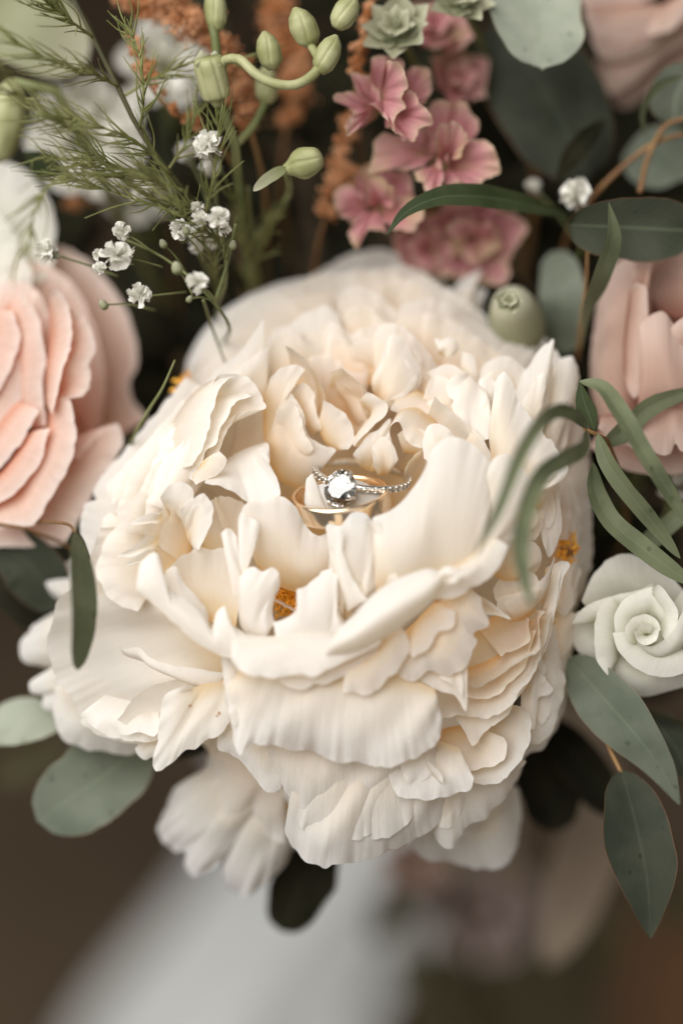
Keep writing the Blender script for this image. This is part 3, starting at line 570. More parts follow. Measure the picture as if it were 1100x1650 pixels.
# frilled petals in front of the hollow
pp([(384, 842), (394, 816), (420, 805), (452, 801), (474, 814), (490, 845), (506, 862), (542, 858)], [(415, 915), (450, 945), (490, 955), (535, 940)], 5, 0, 3.5, ruf=.25)
pp([(356, 857), (366, 852), (382, 868)], [(376, 960), (396, 958)], 9, 9, 1, LIP, ruf=.5, nv=20)
pp([(384, 836), (388, 828), (400, 835), (416, 843), (418, 862), (405, 885), (394, 912)], [(386, 955), (392, 940)], 8, 8, 1.5, LIP, ruf=.6)
pp([(386, 932), (395, 920), (410, 915), (425, 921), (437, 916), (449, 930), (450, 945), (441, 965), (439, 990), (443, 1003)], [(382, 965), (392, 1015), (425, 1035)], 11, 10, 2, LIP, ruf=.5)
pp([(440, 1003), (462, 997), (475, 985), (482, 945), (498, 943), (508, 935), (522, 920), (540, 914), (541, 975), (553, 1000)], [(445, 1035), (500, 1040), (548, 1020)], 12, 13, 1.5, LIP, ruf=.5)
pp([(541, 978), (539, 915), (531, 880), (528, 848), (545, 849), (565, 831), (592, 830), (610, 856), (615, 905), (617, 940), (597, 966), (578, 985)], [(552, 998), (568, 992)], 9, 8, 3.5, O, ruf=.2)
pp([(530, 850), (548, 850), (552, 890), (566, 925), (590, 966)], [(533, 890), (542, 935), (560, 985)], 13, 11, 1.2, LIP, ruf=.25)
pp([(600, 835), (640, 815), (662, 790), (682, 760), (697, 722), (722, 703), (742, 706), (768, 722), (786, 742), (800, 790), (798, 850)], [(605, 955), (650, 970), (710, 965), (770, 930)], 12, 10, 5, O, ruf=.2, jag=.15)
pp([(590, 838), (604, 838), (618, 870), (634, 912), (642, 935)], [(600, 850), (606, 890), (616, 945)], 14, 11, .8, O, ruf=.2)
pp([(782, 765), (796, 739), (815, 734), (836, 752), (858, 784), (852, 815), (836, 850), (810, 900), (787, 930)], [(765, 800), (760, 860), (745, 930)], 12, 12, 2.5, O, ruf=.25)
pp([(840, 770), (858, 756), (880, 750), (912, 755), (908, 772), (880, 780), (856, 784)], [(838, 790), (850, 795)], 6, 3, 1.5, O, ruf=.3)
pp([(700, 966), (745, 956), (785, 931), (806, 905), (818, 880)], [(690, 925), (720, 915), (760, 890), (790, 860)], 16, 13, 2, O, ruf=.2)
pp([(545, 1012), (570, 990), (592, 966), (619, 945), (660, 925), (700, 917), (716, 926)], [(524, 1058), (565, 1052), (616, 1030), (666, 997), (700, 966), (712, 938)], 18, 18, 5.5, LIP, ruf=.15, jag=.1)
pp([(704, 926), (715, 914), (730, 913), (742, 921), (775, 911), (769, 922), (745, 931), (735, 942), (712, 939)], [(712, 930), (730, 930)], 20, 20, 1.2, LIP, ruf=.2, jag=.1)
pp([(800, 880), (830, 868), (852, 872), (868, 888), (870, 905), (855, 915)], [(790, 925), (810, 935), (835, 935)], 4, 5, 1.5, ruf=.3)

# petal between the rings
pp([(490, 806), (496, 769), (503, 763), (511, 780), (530, 776), (570, 774), (602, 786), (618, 804)], [(498, 832), (545, 838), (605, 825)], 1, 3, .6, O, ruf=.2)
# stamens seen through the gaps
def crumbs(name, parent, centres, size, mat, sd=1, squash=(1, 1, 1), kind='stuff'):
    rs = np.random.RandomState(sd)
    base = np.array([[1, 0, 0], [-1, 0, 0], [0, 1, 0], [0, -1, 0], [0, 0, 1], [0, 0, -1]], float)
    fc = np.array([[0, 2, 4], [2, 1, 4], [1, 3, 4], [3, 0, 4], [2, 0, 5], [1, 2, 5], [3, 1, 5], [0, 3, 5]])
    vs, fs = [], []
    for c in centres:
        a = rs.normal(size=(3, 3)); q, _ = np.linalg.qr(a)
        sc3 = size * rs.uniform(0.5, 1.25) * np.array([1.5, 0.8, 0.55]) * rs.uniform(0.7, 1.3, 3)
        vs.append(c + (base * sc3) @ q.T); fs.append(fc + 6 * (len(vs) - 1))
    return mesh_obj(name, np.concatenate(vs), np.concatenate(fs), mat, parent, smooth=False, kind=kind)
def stamens(c, n, spread, sd):
    rs = np.random.RandomState(sd); c = np.asarray(c)
    crumbs('stamens', peony, [c + rs.normal(size=3) * np.array(spread) for _ in range(n * 3)], 0.5, STAMEN, sd)
stamens(V(468, 960, -6), 260, (2.2, 2.0, .8), 3)
stamens(V(911, 884, -13), 90, (1.0, 1.6, .6), 4)
stamens(V(298, 622, -24), 40, (.8, 1.2, .6), 5)
for (x, y, w, r) in ((906, 880, -8, 5), (915, 892, -9, 7), (913, 882, -8, 5)):
    crumbs('dried_anther', peony, [V(x, y, w), V(x + 3, y - 2, w), V(x - 2, y + 3, w)], r * S, SPOT, int(x), kind=None)
for (x, y, w) in ((305, 1138, 7.5), (352, 1150, 7.5), (349, 1154, 7.3)):
    crumbs('brown_spot', peony, [V(x, y, w), V(x + 2, y - 1, w)], 0.35, SPOT, int(x), kind=None)

# ---------------------------------------------------------------- the rings
def ring_band(parent, name, C, axis, rad, prof, mat, k=96):
    """revolve a closed (radius offset, height) profile about axis"""
    e1, e2, a = frame_of(axis); n = len(prof); vs = []
    for i in range(k):
        th = 2 * math.pi * i / k; d = math.cos(th) * e1 + math.sin(th) * e2
        for (dr, h) in prof: vs.append(C + d * (rad + dr) + a * h)
    fs = [(i * n + j, i * n + (j + 1) % n, ((i + 1) % k) * n + (j + 1) % n, ((i + 1) % k) * n + j) for i in range(k) for j in range(n)]
    return mesh_obj(name, np.array(vs), fs, mat, parent)
gold = thing('gold_ring', 'plain polished rose gold wedding band standing in the peony centre', 'ring', V(548, 822, 2))
gprof = [(0.75 * math.cos(t) ** 3 if False else 0.72 * np.sign(math.cos(t)) * abs(math.cos(t)) ** 0.6, 2.2 * np.sign(math.sin(t)) * abs(math.sin(t)) ** 0.45) for t in np.linspace(0, 2 * math.pi, 28, endpoint=False)]
gax = np.array([-0.10, 0.93, 0.36])
ring_band(gold, 'band', V(549, 808, -1), gax, 10.0, gprof, GOLD)

dring = thing('diamond_ring', 'white metal engagement ring with a round diamond and stone set band', 'ring', V(600, 775, -1))
dC = V(583, 766, -7); dax = np.array([0.12, 0.95, 0.30]); DR = 9.9
e1, e2, da = frame_of(dax)
dprof = [(0.62 * math.cos(t), 0.85 * math.sin(t)) for t in np.linspace(0, 2 * math.pi, 14, endpoint=False)]
ring_band(dring, 'band', dC, dax, DR, dprof, PLAT)
# direction of the stone: towards the viewer and to the left, in the plane of the ring
sdv = np.array([-0.30, 0.12, 0.92]); sdv = sdv - da * sdv.dot(da); sdv /= np.linalg.norm(sdv)
ph0 = math.atan2(sdv.dot(e2), sdv.dot(e1))
def brilliant(parent, C, up, R, mat, name, n=8, rot=0.0):
    a1, a2, ax = frame_of(up); vs = []; k = 2 * n
    def ringp(r, h, m, off): 
        for i in range(m):
            t = 2 * math.pi * (i + off) / m + rot; vs.append(C + r * (math.cos(t) * a1 + math.sin(t) * a2) + ax * h)
    ringp(0.56 * R, 0.33 * R, n, 0.0)            # table 0..n-1
    ringp(0.80 * R, 0.19 * R, n, 0.5)            # star tips n..2n-1
    ringp(R, 0.03 * R, k, 0.0)                   # girdle top
    ringp(R, -0.03 * R, k, 0.0)                  # girdle bottom
    ringp(0.30 * R, -0.62 * R, n, 0.0)           # pavilion
    vs.append(C - ax * 0.86 * R)
    T, St, G, H, P, cu = 0, n, 2 * n, 4 * n, 6 * n, 7 * n
    fs = [tuple(range(n))]
    for i in range(n):
        j = (i + 1) % n
        fs.append((T + j, T + i, St + i))
        fs.append((T + i, St + (i - 1) % n, G + 2 * i)); fs.append((T + i, G + 2 * i, St + i))
        fs.append((St + i, G + 2 * i, G + 2 * i + 1)); fs.append((St + i, G + 2 * i + 1, G + (2 * i + 2) % k))
        for q in (2 * i, 2 * i + 1): fs.append((G + q, H + q, H + (q + 1) % k, G + (q + 1) % k))
        fs.append((H + 2 * i, P + i, H + 2 * i + 1)); fs.append((H + 2 * i + 1, P + i, P + j)); fs.append((H + 2 * i + 1, P + j, H + (2 * i + 2) % k))
        fs.append((P + j, P + i, cu))
    o = mesh_obj(name, np.array(vs), fs, mat, parent, smooth=False)
    bpy_mesh_fix(o); return o
def bpy_mesh_fix(o):
    import bmesh
    bm = bmesh.new(); bm.from_mesh(o.data); bmesh.ops.recalc_face_normals(bm, faces=bm.faces); bm.to_mesh(o.data); bm.free()
dtilt = np.array([-0.53, 0.14, 0.82]); dtilt /= np.linalg.norm(dtilt)
DC = dC + sdv * (DR + 2.6)
brilliant(dring, DC, dtilt, 4.0, DIAMOND, 'diamond', rot=0.2)
b1, b2, bx_ = frame_of(dtilt)
for q in range(4):
    t = math.pi / 4 + q * math.pi / 2 + 0.15
    d = math.cos(t) * b1 + math.sin(t) * b2
    P = np.array([DC - dtilt * 3.4 + d * 1.0, DC - dtilt * 1.2 + d * 3.35, DC + d * 4.1 + dtilt * 0.1, DC + d * 3.9 + dtilt * 0.9, DC + d * 3.2 + dtilt * 1.15])
    vs, fs = tube_geo(P, 0.5, 0.34, 16, 8); mesh_obj('prong', vs, fs, PLAT, dring)
ring_band(dring, 'basket', DC - dtilt * 1.7, dtilt, 2.75, [(0.3 * math.cos(t), 0.3 * math.sin(t)) for t in np.linspace(0, 6.2832, 8, endpoint=False)], PLAT, 40)
for sgn in (-1, 1):
    for i in range(11):
        t = ph0 + sgn * (0.42 + i * 0.165)
        d = math.cos(t) * e1 + math.sin(t) * e2
        brilliant(dring, dC + d * (DR + 0.55), d, 0.68, DIAMOND, 'small_stone', n=6)
        for s2 in (-1, 1):
            t2 = t + 0.0825 * sgn; d2 = math.cos(t2) * e1 + math.sin(t2) * e2
            c = dC + d2 * (DR + 0.62) + da * 0.52 * s2
            lathe(dring, c - d2 * 0.2, c + d2 * 0.22, [(0, .22), (.6, .22), (1, .05)], PLAT, 'bead', k=8)
# ---------------------------------------------------------------- roses and white blooms round the peony
def flower(name, label, cat, base, mat, petals, stem_pts=None, smat=None, srad=18, group=None, dw=0.0, **kw):
    t = thing(name, label, cat, V(*base), group)
    for p in petals:
        R, B, wr, wb = p[0], p[1], p[2] + dw, p[3] + dw; cup = p[4] if len(p) > 4 else 0.0
        k2 = dict(ruf=.35, jag=.22); k2.update(kw); k2.update(p[5] if len(p) > 5 else {})
        petal(t, R, B, wr, wb, cup, k2.pop('mat', mat), **k2)
    if stem_pts: stem(t, stem_pts, srad, srad * .8, smat or STEMG)
    return t

def fan(cx, cy, rx, ry, n, w, wc, a0=0.0, inner=0.25, half=0.5, cup=-2, sq=0.0, opt=None):
    """n overlapping petals round a centre, as (R, B, wr, wb, cup)"""
    out = []
    for k in range(n):
        a = a0 + 2 * math.pi * k / n
        R = [(cx + rx * f * math.cos(a + t), cy + ry * f * math.sin(a + t)) for t, f in ((-half, .72), (-half * .75, .92), (-half * .3, 1.0), (half * .2, 1.02), (half * .7, .94), (half, .74))]
        B = [(cx + rx * inner * math.cos(a + t), cy + ry * inner * math.sin(a + t)) for t in (-half * .6, half * .6)]
        out.append((R, B, w + (2 if k % 2 else 0) + sq * math.sin(a), wc, cup, opt or {}))
    return out

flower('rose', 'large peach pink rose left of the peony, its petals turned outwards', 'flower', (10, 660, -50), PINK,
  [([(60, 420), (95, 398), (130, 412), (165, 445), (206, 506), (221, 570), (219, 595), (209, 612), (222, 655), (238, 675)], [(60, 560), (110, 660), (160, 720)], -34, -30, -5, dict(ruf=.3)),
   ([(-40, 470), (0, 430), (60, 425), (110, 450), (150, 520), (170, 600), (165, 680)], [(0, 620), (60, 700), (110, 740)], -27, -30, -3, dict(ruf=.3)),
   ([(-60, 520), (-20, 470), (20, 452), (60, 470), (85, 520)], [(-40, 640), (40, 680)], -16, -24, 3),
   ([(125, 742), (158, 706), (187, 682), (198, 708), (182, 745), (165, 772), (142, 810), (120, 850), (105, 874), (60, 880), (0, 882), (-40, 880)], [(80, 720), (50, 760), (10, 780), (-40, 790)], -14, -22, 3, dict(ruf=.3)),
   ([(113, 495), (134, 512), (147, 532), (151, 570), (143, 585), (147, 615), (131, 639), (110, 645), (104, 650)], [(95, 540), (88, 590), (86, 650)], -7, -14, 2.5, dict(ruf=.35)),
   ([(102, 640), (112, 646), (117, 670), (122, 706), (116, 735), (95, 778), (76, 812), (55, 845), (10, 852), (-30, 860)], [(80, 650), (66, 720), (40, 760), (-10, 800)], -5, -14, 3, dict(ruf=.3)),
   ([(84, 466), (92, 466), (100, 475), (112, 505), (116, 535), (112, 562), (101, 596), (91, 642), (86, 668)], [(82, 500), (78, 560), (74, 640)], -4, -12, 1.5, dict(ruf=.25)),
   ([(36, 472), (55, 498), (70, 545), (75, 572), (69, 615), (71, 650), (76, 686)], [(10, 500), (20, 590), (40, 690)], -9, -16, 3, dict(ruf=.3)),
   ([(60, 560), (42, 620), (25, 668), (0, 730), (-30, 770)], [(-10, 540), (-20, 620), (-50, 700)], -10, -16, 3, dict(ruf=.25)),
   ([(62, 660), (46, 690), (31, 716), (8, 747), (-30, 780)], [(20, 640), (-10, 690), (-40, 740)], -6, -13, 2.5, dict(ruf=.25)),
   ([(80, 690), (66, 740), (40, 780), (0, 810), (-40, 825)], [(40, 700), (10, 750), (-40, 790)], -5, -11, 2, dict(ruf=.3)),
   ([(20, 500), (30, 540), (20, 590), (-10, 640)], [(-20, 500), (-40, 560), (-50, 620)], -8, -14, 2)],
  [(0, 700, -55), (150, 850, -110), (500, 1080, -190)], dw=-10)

flower('rose', 'dusky blush rose with a dark furled heart behind the narrow willow leaves', 'flower', (1060, 600, -45), BLUSH_SHADED,
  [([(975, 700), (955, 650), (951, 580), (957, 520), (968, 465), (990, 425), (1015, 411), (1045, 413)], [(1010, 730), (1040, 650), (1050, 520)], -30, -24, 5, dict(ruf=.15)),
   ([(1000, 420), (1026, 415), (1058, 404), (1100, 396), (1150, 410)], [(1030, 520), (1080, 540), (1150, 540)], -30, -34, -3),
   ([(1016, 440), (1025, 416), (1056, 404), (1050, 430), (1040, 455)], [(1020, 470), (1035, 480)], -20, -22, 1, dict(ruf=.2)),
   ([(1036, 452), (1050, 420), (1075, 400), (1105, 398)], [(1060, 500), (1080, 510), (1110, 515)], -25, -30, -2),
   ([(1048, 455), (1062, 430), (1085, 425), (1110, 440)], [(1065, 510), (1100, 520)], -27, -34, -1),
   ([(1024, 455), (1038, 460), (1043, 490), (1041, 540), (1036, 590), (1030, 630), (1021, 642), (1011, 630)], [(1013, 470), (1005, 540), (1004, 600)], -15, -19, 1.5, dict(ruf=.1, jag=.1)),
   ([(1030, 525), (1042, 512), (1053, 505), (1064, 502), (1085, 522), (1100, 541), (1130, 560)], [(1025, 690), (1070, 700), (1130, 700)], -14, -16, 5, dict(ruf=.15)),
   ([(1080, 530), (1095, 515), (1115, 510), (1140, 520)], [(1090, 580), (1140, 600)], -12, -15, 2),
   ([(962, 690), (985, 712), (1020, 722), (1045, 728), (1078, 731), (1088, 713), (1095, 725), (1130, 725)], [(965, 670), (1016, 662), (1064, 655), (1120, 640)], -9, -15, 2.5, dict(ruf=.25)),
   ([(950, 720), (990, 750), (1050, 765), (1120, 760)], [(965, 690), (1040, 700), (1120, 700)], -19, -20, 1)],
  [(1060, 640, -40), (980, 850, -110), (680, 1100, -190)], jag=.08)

flower('rose', 'pale blush rose beside the big round silvery eucalyptus leaves', 'flower', (1060, 40, -70), BLUSH_SHADED,
  [([(930, -30), (936, 6), (955, 24), (985, 30), (1020, 10), (1060, -10)], [(960, -60), (1060, -60)], -46, -50, 2, dict(ruf=.2)),
   ([(940, 20), (960, 62), (1000, 66), (1040, 58), (1075, 44), (1060, 20)], [(950, 5), (1000, 0), (1050, 5)], -44, -47, 2, dict(ruf=.2)),
   ([(950, 60), (968, 92), (1000, 98), (1045, 80), (1080, 55), (1120, 30)], [(960, 40), (1020, 40), (1110, 0)], -46, -48, 3, dict(ruf=.2)),
   ([(962, 88), (970, 125), (985, 152), (1010, 140), (1032, 122), (1070, 90), (1120, 60)], [(975, 60), (1030, 50), (1110, 20)], -50, -50, 2, dict(ruf=.2)),
   ([(1040, 60), (1080, 50), (1110, 20), (1130, -10)], [(1060, 10), (1110, -20)], -40, -44, 2),
   ([(950, 110), (975, 140), (1000, 175), (1050, 150), (1120, 110)], [(990, 60), (1110, 40)], -60, -55, 1)],
  [(1050, 60, -60), (960, 400, -150), (700, 1000, -230)])

flower('lisianthus', 'small white spiral lisianthus bloom to the right of the peony', 'flower', (1030, 1050, -40), WHITE,
  [([(936, 968), (948, 940), (968, 911), (998, 893), (1029, 897), (1062, 912), (1095, 945), (1120, 970)], [(960, 1000), (1000, 985), (1050, 980), (1100, 1000)], -11, -17, 2, dict(ruf=.2, jag=.1)),
   ([(930, 985), (917, 1003), (920, 1028), (938, 1057), (958, 1067), (970, 1055)], [(975, 990), (980, 1025)], -14, -17, 3, dict(ruf=.15, jag=.1)),
   ([(920, 1005), (937, 981), (965, 967), (998, 957), (1030, 950), (1052, 940)], [(965, 1000), (1000, 990), (1040, 975)], -8, -12, 1.5, dict(ruf=.15, jag=.1)),
   ([(972, 1070), (985, 1100), (1003, 1116), (1039, 1122), (1070, 1115), (1120, 1100)], [(990, 1040), (1030, 1060), (1100, 1050)], -12, -14, 4, dict(ruf=.15, jag=.1)),
   ([(988, 963), (968, 975), (958, 1005), (957, 1030), (964, 1070), (978, 1088)], [(1000, 985), (998, 1020), (994, 1055)], -6, -12, 2.5, dict(ruf=.15, jag=.1)),
   ([(1100, 950), (1120, 990), (1120, 1040), (1110, 1085)], [(1070, 990), (1075, 1040)], -8, -12, 2),
   ([(986, 1020), (994, 1046), (1008, 1064), (1040, 1085), (1075, 1091), (1120, 1078)], [(1010, 1020), (1040, 1045), (1100, 1040)], -4, -9, 3.5, dict(ruf=.1, jag=.1)),
   ([(990, 1020), (990, 988), (1006, 965), (1032, 952), (1054, 945), (1074, 965), (1086, 988), (1084, 1015)], [(1006, 1025), (1022, 1005), (1050, 998), (1064, 1012)], -4, -10, 3, dict(ruf=.1, jag=.1)),
   ([(1050, 948), (1058, 942), (1075, 958), (1092, 990), (1088, 1012), (1070, 1030)], [(1052, 965), (1062, 985), (1062, 1010)], -2, -7, 1.5, dict(ruf=.1, jag=.1)),
   ([(1110, 965), (1098, 985), (1085, 1012), (1066, 1032), (1046, 1042), (1026, 1036)], [(1120, 1020), (1095, 1045), (1060, 1058)], -2, -7, 2, dict(ruf=.1, jag=.1)),
   ([(998, 1010), (1020, 990), (1050, 985), (1082, 1000), (1088, 1035)], [(1005, 1045), (1040, 1055), (1080, 1050)], -6, -7, -1, dict(ruf=.1, jag=.1)),
   ([(1012, 1036), (1006, 1014), (1018, 996), (1040, 990), (1058, 1000), (1064, 1016)], [(1026, 1040), (1030, 1022), (1045, 1018)], -1, -7, 1.5, dict(ruf=.1, jag=.05)),
   ([(1062, 1014), (1056, 1032), (1040, 1040), (1026, 1034), (1020, 1018)], [(1050, 1016), (1040, 1026), (1032, 1022)], 0, -6, 1, dict(ruf=.1, jag=.05)),
   ([(1024, 1024), (1028, 1008), (1042, 1004), (1052, 1012)], [(1034, 1028), (1044, 1020)], 0, -6, .8, dict(ruf=.05, jag=.05))],
  [(1030, 1050, -20), (980, 1100, -90), (700, 1160, -190)])

flower('lisianthus', 'greenish white lisianthus bloom above the peach rose', 'flower', (10, 400, -70), WHITE,
  [([(-40, 300), (0, 262), (40, 275), (78, 320), (90, 380), (80, 430)], [(-20, 430), (40, 450)], -40, -46, 3),
   ([(-40, 330), (5, 350), (28, 385), (22, 430), (10, 470)], [(-60, 400), (-30, 460)], -33, -38, 3),
   ([(10, 400), (50, 380), (85, 395), (80, 440), (40, 470)], [(20, 460), (50, 470)], -38, -42, 2),
   ([(-20, 420), (20, 405), (50, 430), (40, 480), (0, 490)], [(-20, 480), (10, 490)], -34, -38, 2)],
  [(10, 420, -50), (150, 650, -120), (500, 1050, -220)])
flower('lisianthus', 'soft white bloom deep among the feathery green needles', 'flower', (150, 230, -100), WHITE,
  fan(140, 220, 95, 100, 7, -58, -70, .3, cup=3) + fan(135, 225, 60, 60, 5, -50, -64, .8, cup=3), [(150, 230, -80), (300, 500, -150), (520, 1000, -230)])
flower('lisianthus', 'round white bloom showing through the astilbe and green stems', 'flower', (270, 120, -100), WHITE,
  fan(270, 100, 80, 75, 6, -60, -72, .1, cup=3) + fan(262, 108, 48, 46, 5, -52, -66, .8, cup=3), [(270, 120, -80), (350, 500, -150), (540, 1000, -230)])
flower('lisianthus', 'small white bloom half hidden under the needle sprig', 'flower', (215, 320, -100), WHITE,
  fan(220, 318, 58, 42, 6, -72, -84, .5, cup=3), [(220, 320, -80), (350, 600, -150), (540, 1000, -230)])

# ---------------------------------------------------------------- pink larkspur spike
def floret(parent, c, r, n, axis, mat, open_=0.35, rings=2, a0=0.0, ruf=.9, point=0.25, wid=0.62, name='petal', crk=0.0):
    e1, e2, a = frame_of(axis); C = V(*c)
    for q in range(rings):
        m = n - q; rr = r * S * (1 - 0.30 * q); op = open_ + 0.5 * q
        for k in range(m):
            ph = a0 + 2 * math.pi * (k + 0.5 * q) / m + random.uniform(-.15, .15)
            rk = rr * random.uniform(.85, 1.12); al = op + random.uniform(-.15, .2)
            d = math.cos(ph) * e1 + math.sin(ph) * e2; s = -math.sin(ph) * e1 + math.cos(ph) * e2
            out = d * math.cos(al) + a * math.sin(al)
            R = [C + out * rk * (0.45 + 0.55 * (1 - abs(t) ** 1.6)) * (1 + point * max(0, .25 - abs(t))) + s * rk * wid * t * (1.0) for t in (-.8, -.95, -.7, -.35, 0, .35, .7, .95, .8)]
            R[0] = C + out * rk * .30 + s * rk * wid * -.75; R[-1] = C + out * rk * .30 + s * rk * wid * .75
            B = [C - s * rk * .12 - a * rk * .1, C + s * rk * .12 - a * rk * .1]
            vs, fs, uv = sheet(np.array(R), np.array(B), -0.12 * rk * (1 if q == 0 else -1), ruf=ruf, jag=.3 if crk == 0 else .7, wave=.5, nv=10, crk=crk)
            mesh_obj(name, vs, fs, mat, parent, uv)
random.seed(5)
lark = thing('larkspur', 'dusty pink larkspur spike with ruffled florets above the peony', 'flower', V(700, 420, -60))
def lp(R, B, wr, wb, cup=1.0, **kw): petal(lark, R, B, wr, wb, cup, MAUVE, **{**dict(ruf=1.2, jag=.9, wave=.8, crk=1.15), **kw})
lp([(556, 215), (566, 180), (560, 160), (533, 158), (552, 148), (578, 150), (598, 168)], [(606, 190), (612, 180)], -14, -20, 1)
lp([(575, 208), (566, 214), (572, 190), (590, 170), (608, 176), (616, 190)], [(608, 160), (620, 165)], -10, -18, 1)
lp([(574, 150), (570, 116), (584, 118), (600, 140), (612, 165)], [(600, 175), (612, 178)], -15, -19, 1)
lp([(592, 150), (598, 108), (606, 90), (628, 86), (648, 100), (650, 130)], [(612, 170), (628, 172)], -15, -18, -1)
lp([(612, 120), (624, 98), (642, 104), (654, 128), (648, 150), (640, 176), (632, 206), (618, 182)], [(614, 150), (618, 170)], -7, -14, 1.5)
lp([(640, 150), (660, 146), (676, 158), (694, 190), (672, 198), (660, 224), (636, 216)], [(626, 180), (630, 195)], -9, -16, 1)
lp([(622, 206), (640, 196), (662, 205), (668, 222), (650, 232)], [(622, 190), (636, 185)], -14, -17, 1)
lp([(648, 130), (664, 108), (690, 112), (692, 150), (676, 172)], [(640, 170), (650, 175)], -20, -22, 1)
lp([(690, 250), (686, 210), (692, 176), (722, 164), (746, 168), (768, 192), (760, 226), (742, 242)], [(705, 260), (725, 262)], -22, -28, -1.5)
lp([(700, 240), (712, 205), (735, 196), (752, 212), (748, 238), (732, 256)], [(712, 262), (724, 262)], -15, -24, 1)
lp([(720, 262), (742, 232), (775, 228), (800, 250), (806, 270), (790, 284), (775, 302), (745, 292), (716, 290)], [(712, 262), (714, 275)], -18, -24, 1)
lp([(700, 268), (714, 288), (712, 300), (697, 312), (680, 296), (668, 274)], [(700, 250), (712, 262)], -16, -22, 1)
lp([(694, 264), (668, 274), (640, 268), (612, 272), (597, 282), (602, 245), (612, 216), (640, 218), (670, 236)], [(700, 248), (704, 262)], -22, -26, 1)
lp([(640, 230), (660, 205), (690, 210), (700, 240)], [(680, 262), (700, 262)], -24, -27, 1)
lp([(570, 300), (576, 272), (606, 262), (640, 270), (662, 292), (664, 320)], [(600, 330), (625, 332)], -28, -32, -1)
lp([(588, 325), (594, 300), (614, 290), (634, 300), (640, 326)], [(604, 336), (622, 338)], -22, -30, 1)
lp([(628, 336), (660, 318), (686, 340), (682, 358), (640, 366), (618, 360)], [(608, 330), (612, 345)], -24, -29, 1)
lp([(612, 350), (624, 372), (596, 380), (572, 398), (560, 378), (566, 352)], [(600, 332), (612, 336)], -24, -29, 1)
lp([(580, 360), (548, 350), (540, 320), (560, 300), (584, 315)], [(596, 328), (600, 340)], -27, -31, 1)
for (c, r, n, ax, a0, op) in (((762, 385, -42), 88, 5, (.2, -.2, .9), .5, .3), ((735, 130, -42), 60, 5, (.3, .3, .85), .8, .4), ((700, 50, -40), 62, 5, (0, .4, .85), .2, .4), ((690, 400, -44), 70, 5, (0, -.2, 1), .6, .3)):
    floret(lark, c, r, n, ax, MAUVE, op, 2, a0, ruf=1.3, crk=.7)
stem(lark, [(760, -40, -42), (740, 100, -46), (700, 300, -50), (690, 500, -80), (620, 1000, -200)], 9, 13, STEMB)
for (c, r, ax) in (((640, 48, -16), 56, (-.1, .35, .9)), ((742, 4, -18), 52, (.1, .5, .85))):
    b = thing('larkspur_bud', 'pale green half open bud of layered pointed sepals' + (' touching the topmost pink floret' if c[0] < 700 else ' next to the silvery round leaf'), 'bud', V(c[0], c[1] + 60, c[2] - 8), 'opening green buds on the pink spike')
    floret(b, c, r, 8, ax, PALEGREEN, .30, 5, c[0], ruf=.3, point=.35, wid=.46, name='sepal')
    stem(b, [(c[0], c[1], c[2] - 3), (c[0] + 40, c[1] + 80, c[2] - 25)], 7, 6, STEMG)

# ---------------------------------------------------------------- green snapdragon buds
def bud(parent, A, Bp, r, mat=None, ridges=5):
    r *= S * .92
    return lathe(parent, V(*A), V(*Bp), [(0, .35 * r), (.1, .62 * r), (.3, .86 * r), (.5, .9 * r), (.72, .76 * r), (.9, .42 * r), (1, .12 * r)], mat or BUD, 'bud', k=60, ridges=ridges, amp=.10, twist=.9)
snap = thing('budding_stem', 'pale green stem curling over, set with plump closed buds', 'stem', V(400, 430, -40))
stem(snap, [(352, 160, -8), (372, 205, -10), (384, 290, -18), (398, 400, -34), (430, 560, -70), (560, 1000, -200)], 8, 12, STEMG)
stem(snap, [(352, 170, -8), (354, 120, -5), (362, 97, -2), (385, 95, 0), (408, 116, 2), (440, 134, 3), (478, 136, 3), (505, 120, 2), (520, 100, 1)], 7.5, 8.5, BUD)
stem(snap, [(384, 230, -12), (410, 200, -16), (428, 165, -18)], 7, 7, STEMG)
stem(snap, [(500, 72, -2), (512, 92, 0), (518, 104, 1)], 7, 8, BUD)
stem(snap, [(340, 30, -10), (346, 58, -9), (350, 95, -6)], 8, 8, STEMG)
for A, B_, r in (((441, 112, -6), (425, 50, -4), 24), ((503, 74, -3), (474, 12, 0), 27), ((514, 118, 1), (542, 56, 2), 24), ((542, 46, -2), (572, -8, -2), 25),
                 ((350, 50, -10), (344, -24, -10), 22), ((430, 168, -18), (429, 104, -18), 24)):
    bud(snap, A, B_, r)
cup_ = lathe(snap, V(352, 172, -7), V(335, 92, -3), [(0, 7 * S), (.15, 14 * S), (.4, 25 * S), (.8, 26 * S), (1, 20 * S)], BUD, 'bud', k=60, ridges=6, amp=.12)
for k in range(6):
    a = k * 1.05
    petal(snap, [(335 + 24 * math.cos(a - .5), 100 + 10 * math.sin(a - .5)), (335 + 22 * math.cos(a), 90 + 9 * math.sin(a)), (335 + 24 * math.cos(a + .5), 100 + 10 * math.sin(a + .5))], [(335 + 18 * math.cos(a), 118)], -3 + 2.5 * math.sin(a), -4, .5, PALEGREEN, name='sepal', ruf=.1)
nod = thing('budding_stem', 'single veined green bud on its own thin curved stalk over dark gaps', 'stem', V(455, 420, -50))
lathe(nod, V(448, 278, -6), V(519, 252, -3), [(0, 3 * S), (.25, 12 * S), (.6, 26 * S), (.85, 20 * S), (1, 5 * S)], BUD, 'bud', k=60, ridges=5, amp=.12, twist=.8)
leaf(nod, [(462, 270, -4), (435, 285, -3), (408, 308, 0)], 11, PALEGREEN, 'blade', name='leaf')
stem(nod, [(462, 275, -8), (466, 310, -18), (440, 350, -30), (410, 390, -40), (430, 600, -90)], 6, 7, STEMG)
lb = thing('budding_stem', 'big green bud on an arching stem beside the white bloom', 'stem', V(60, 330, -60))
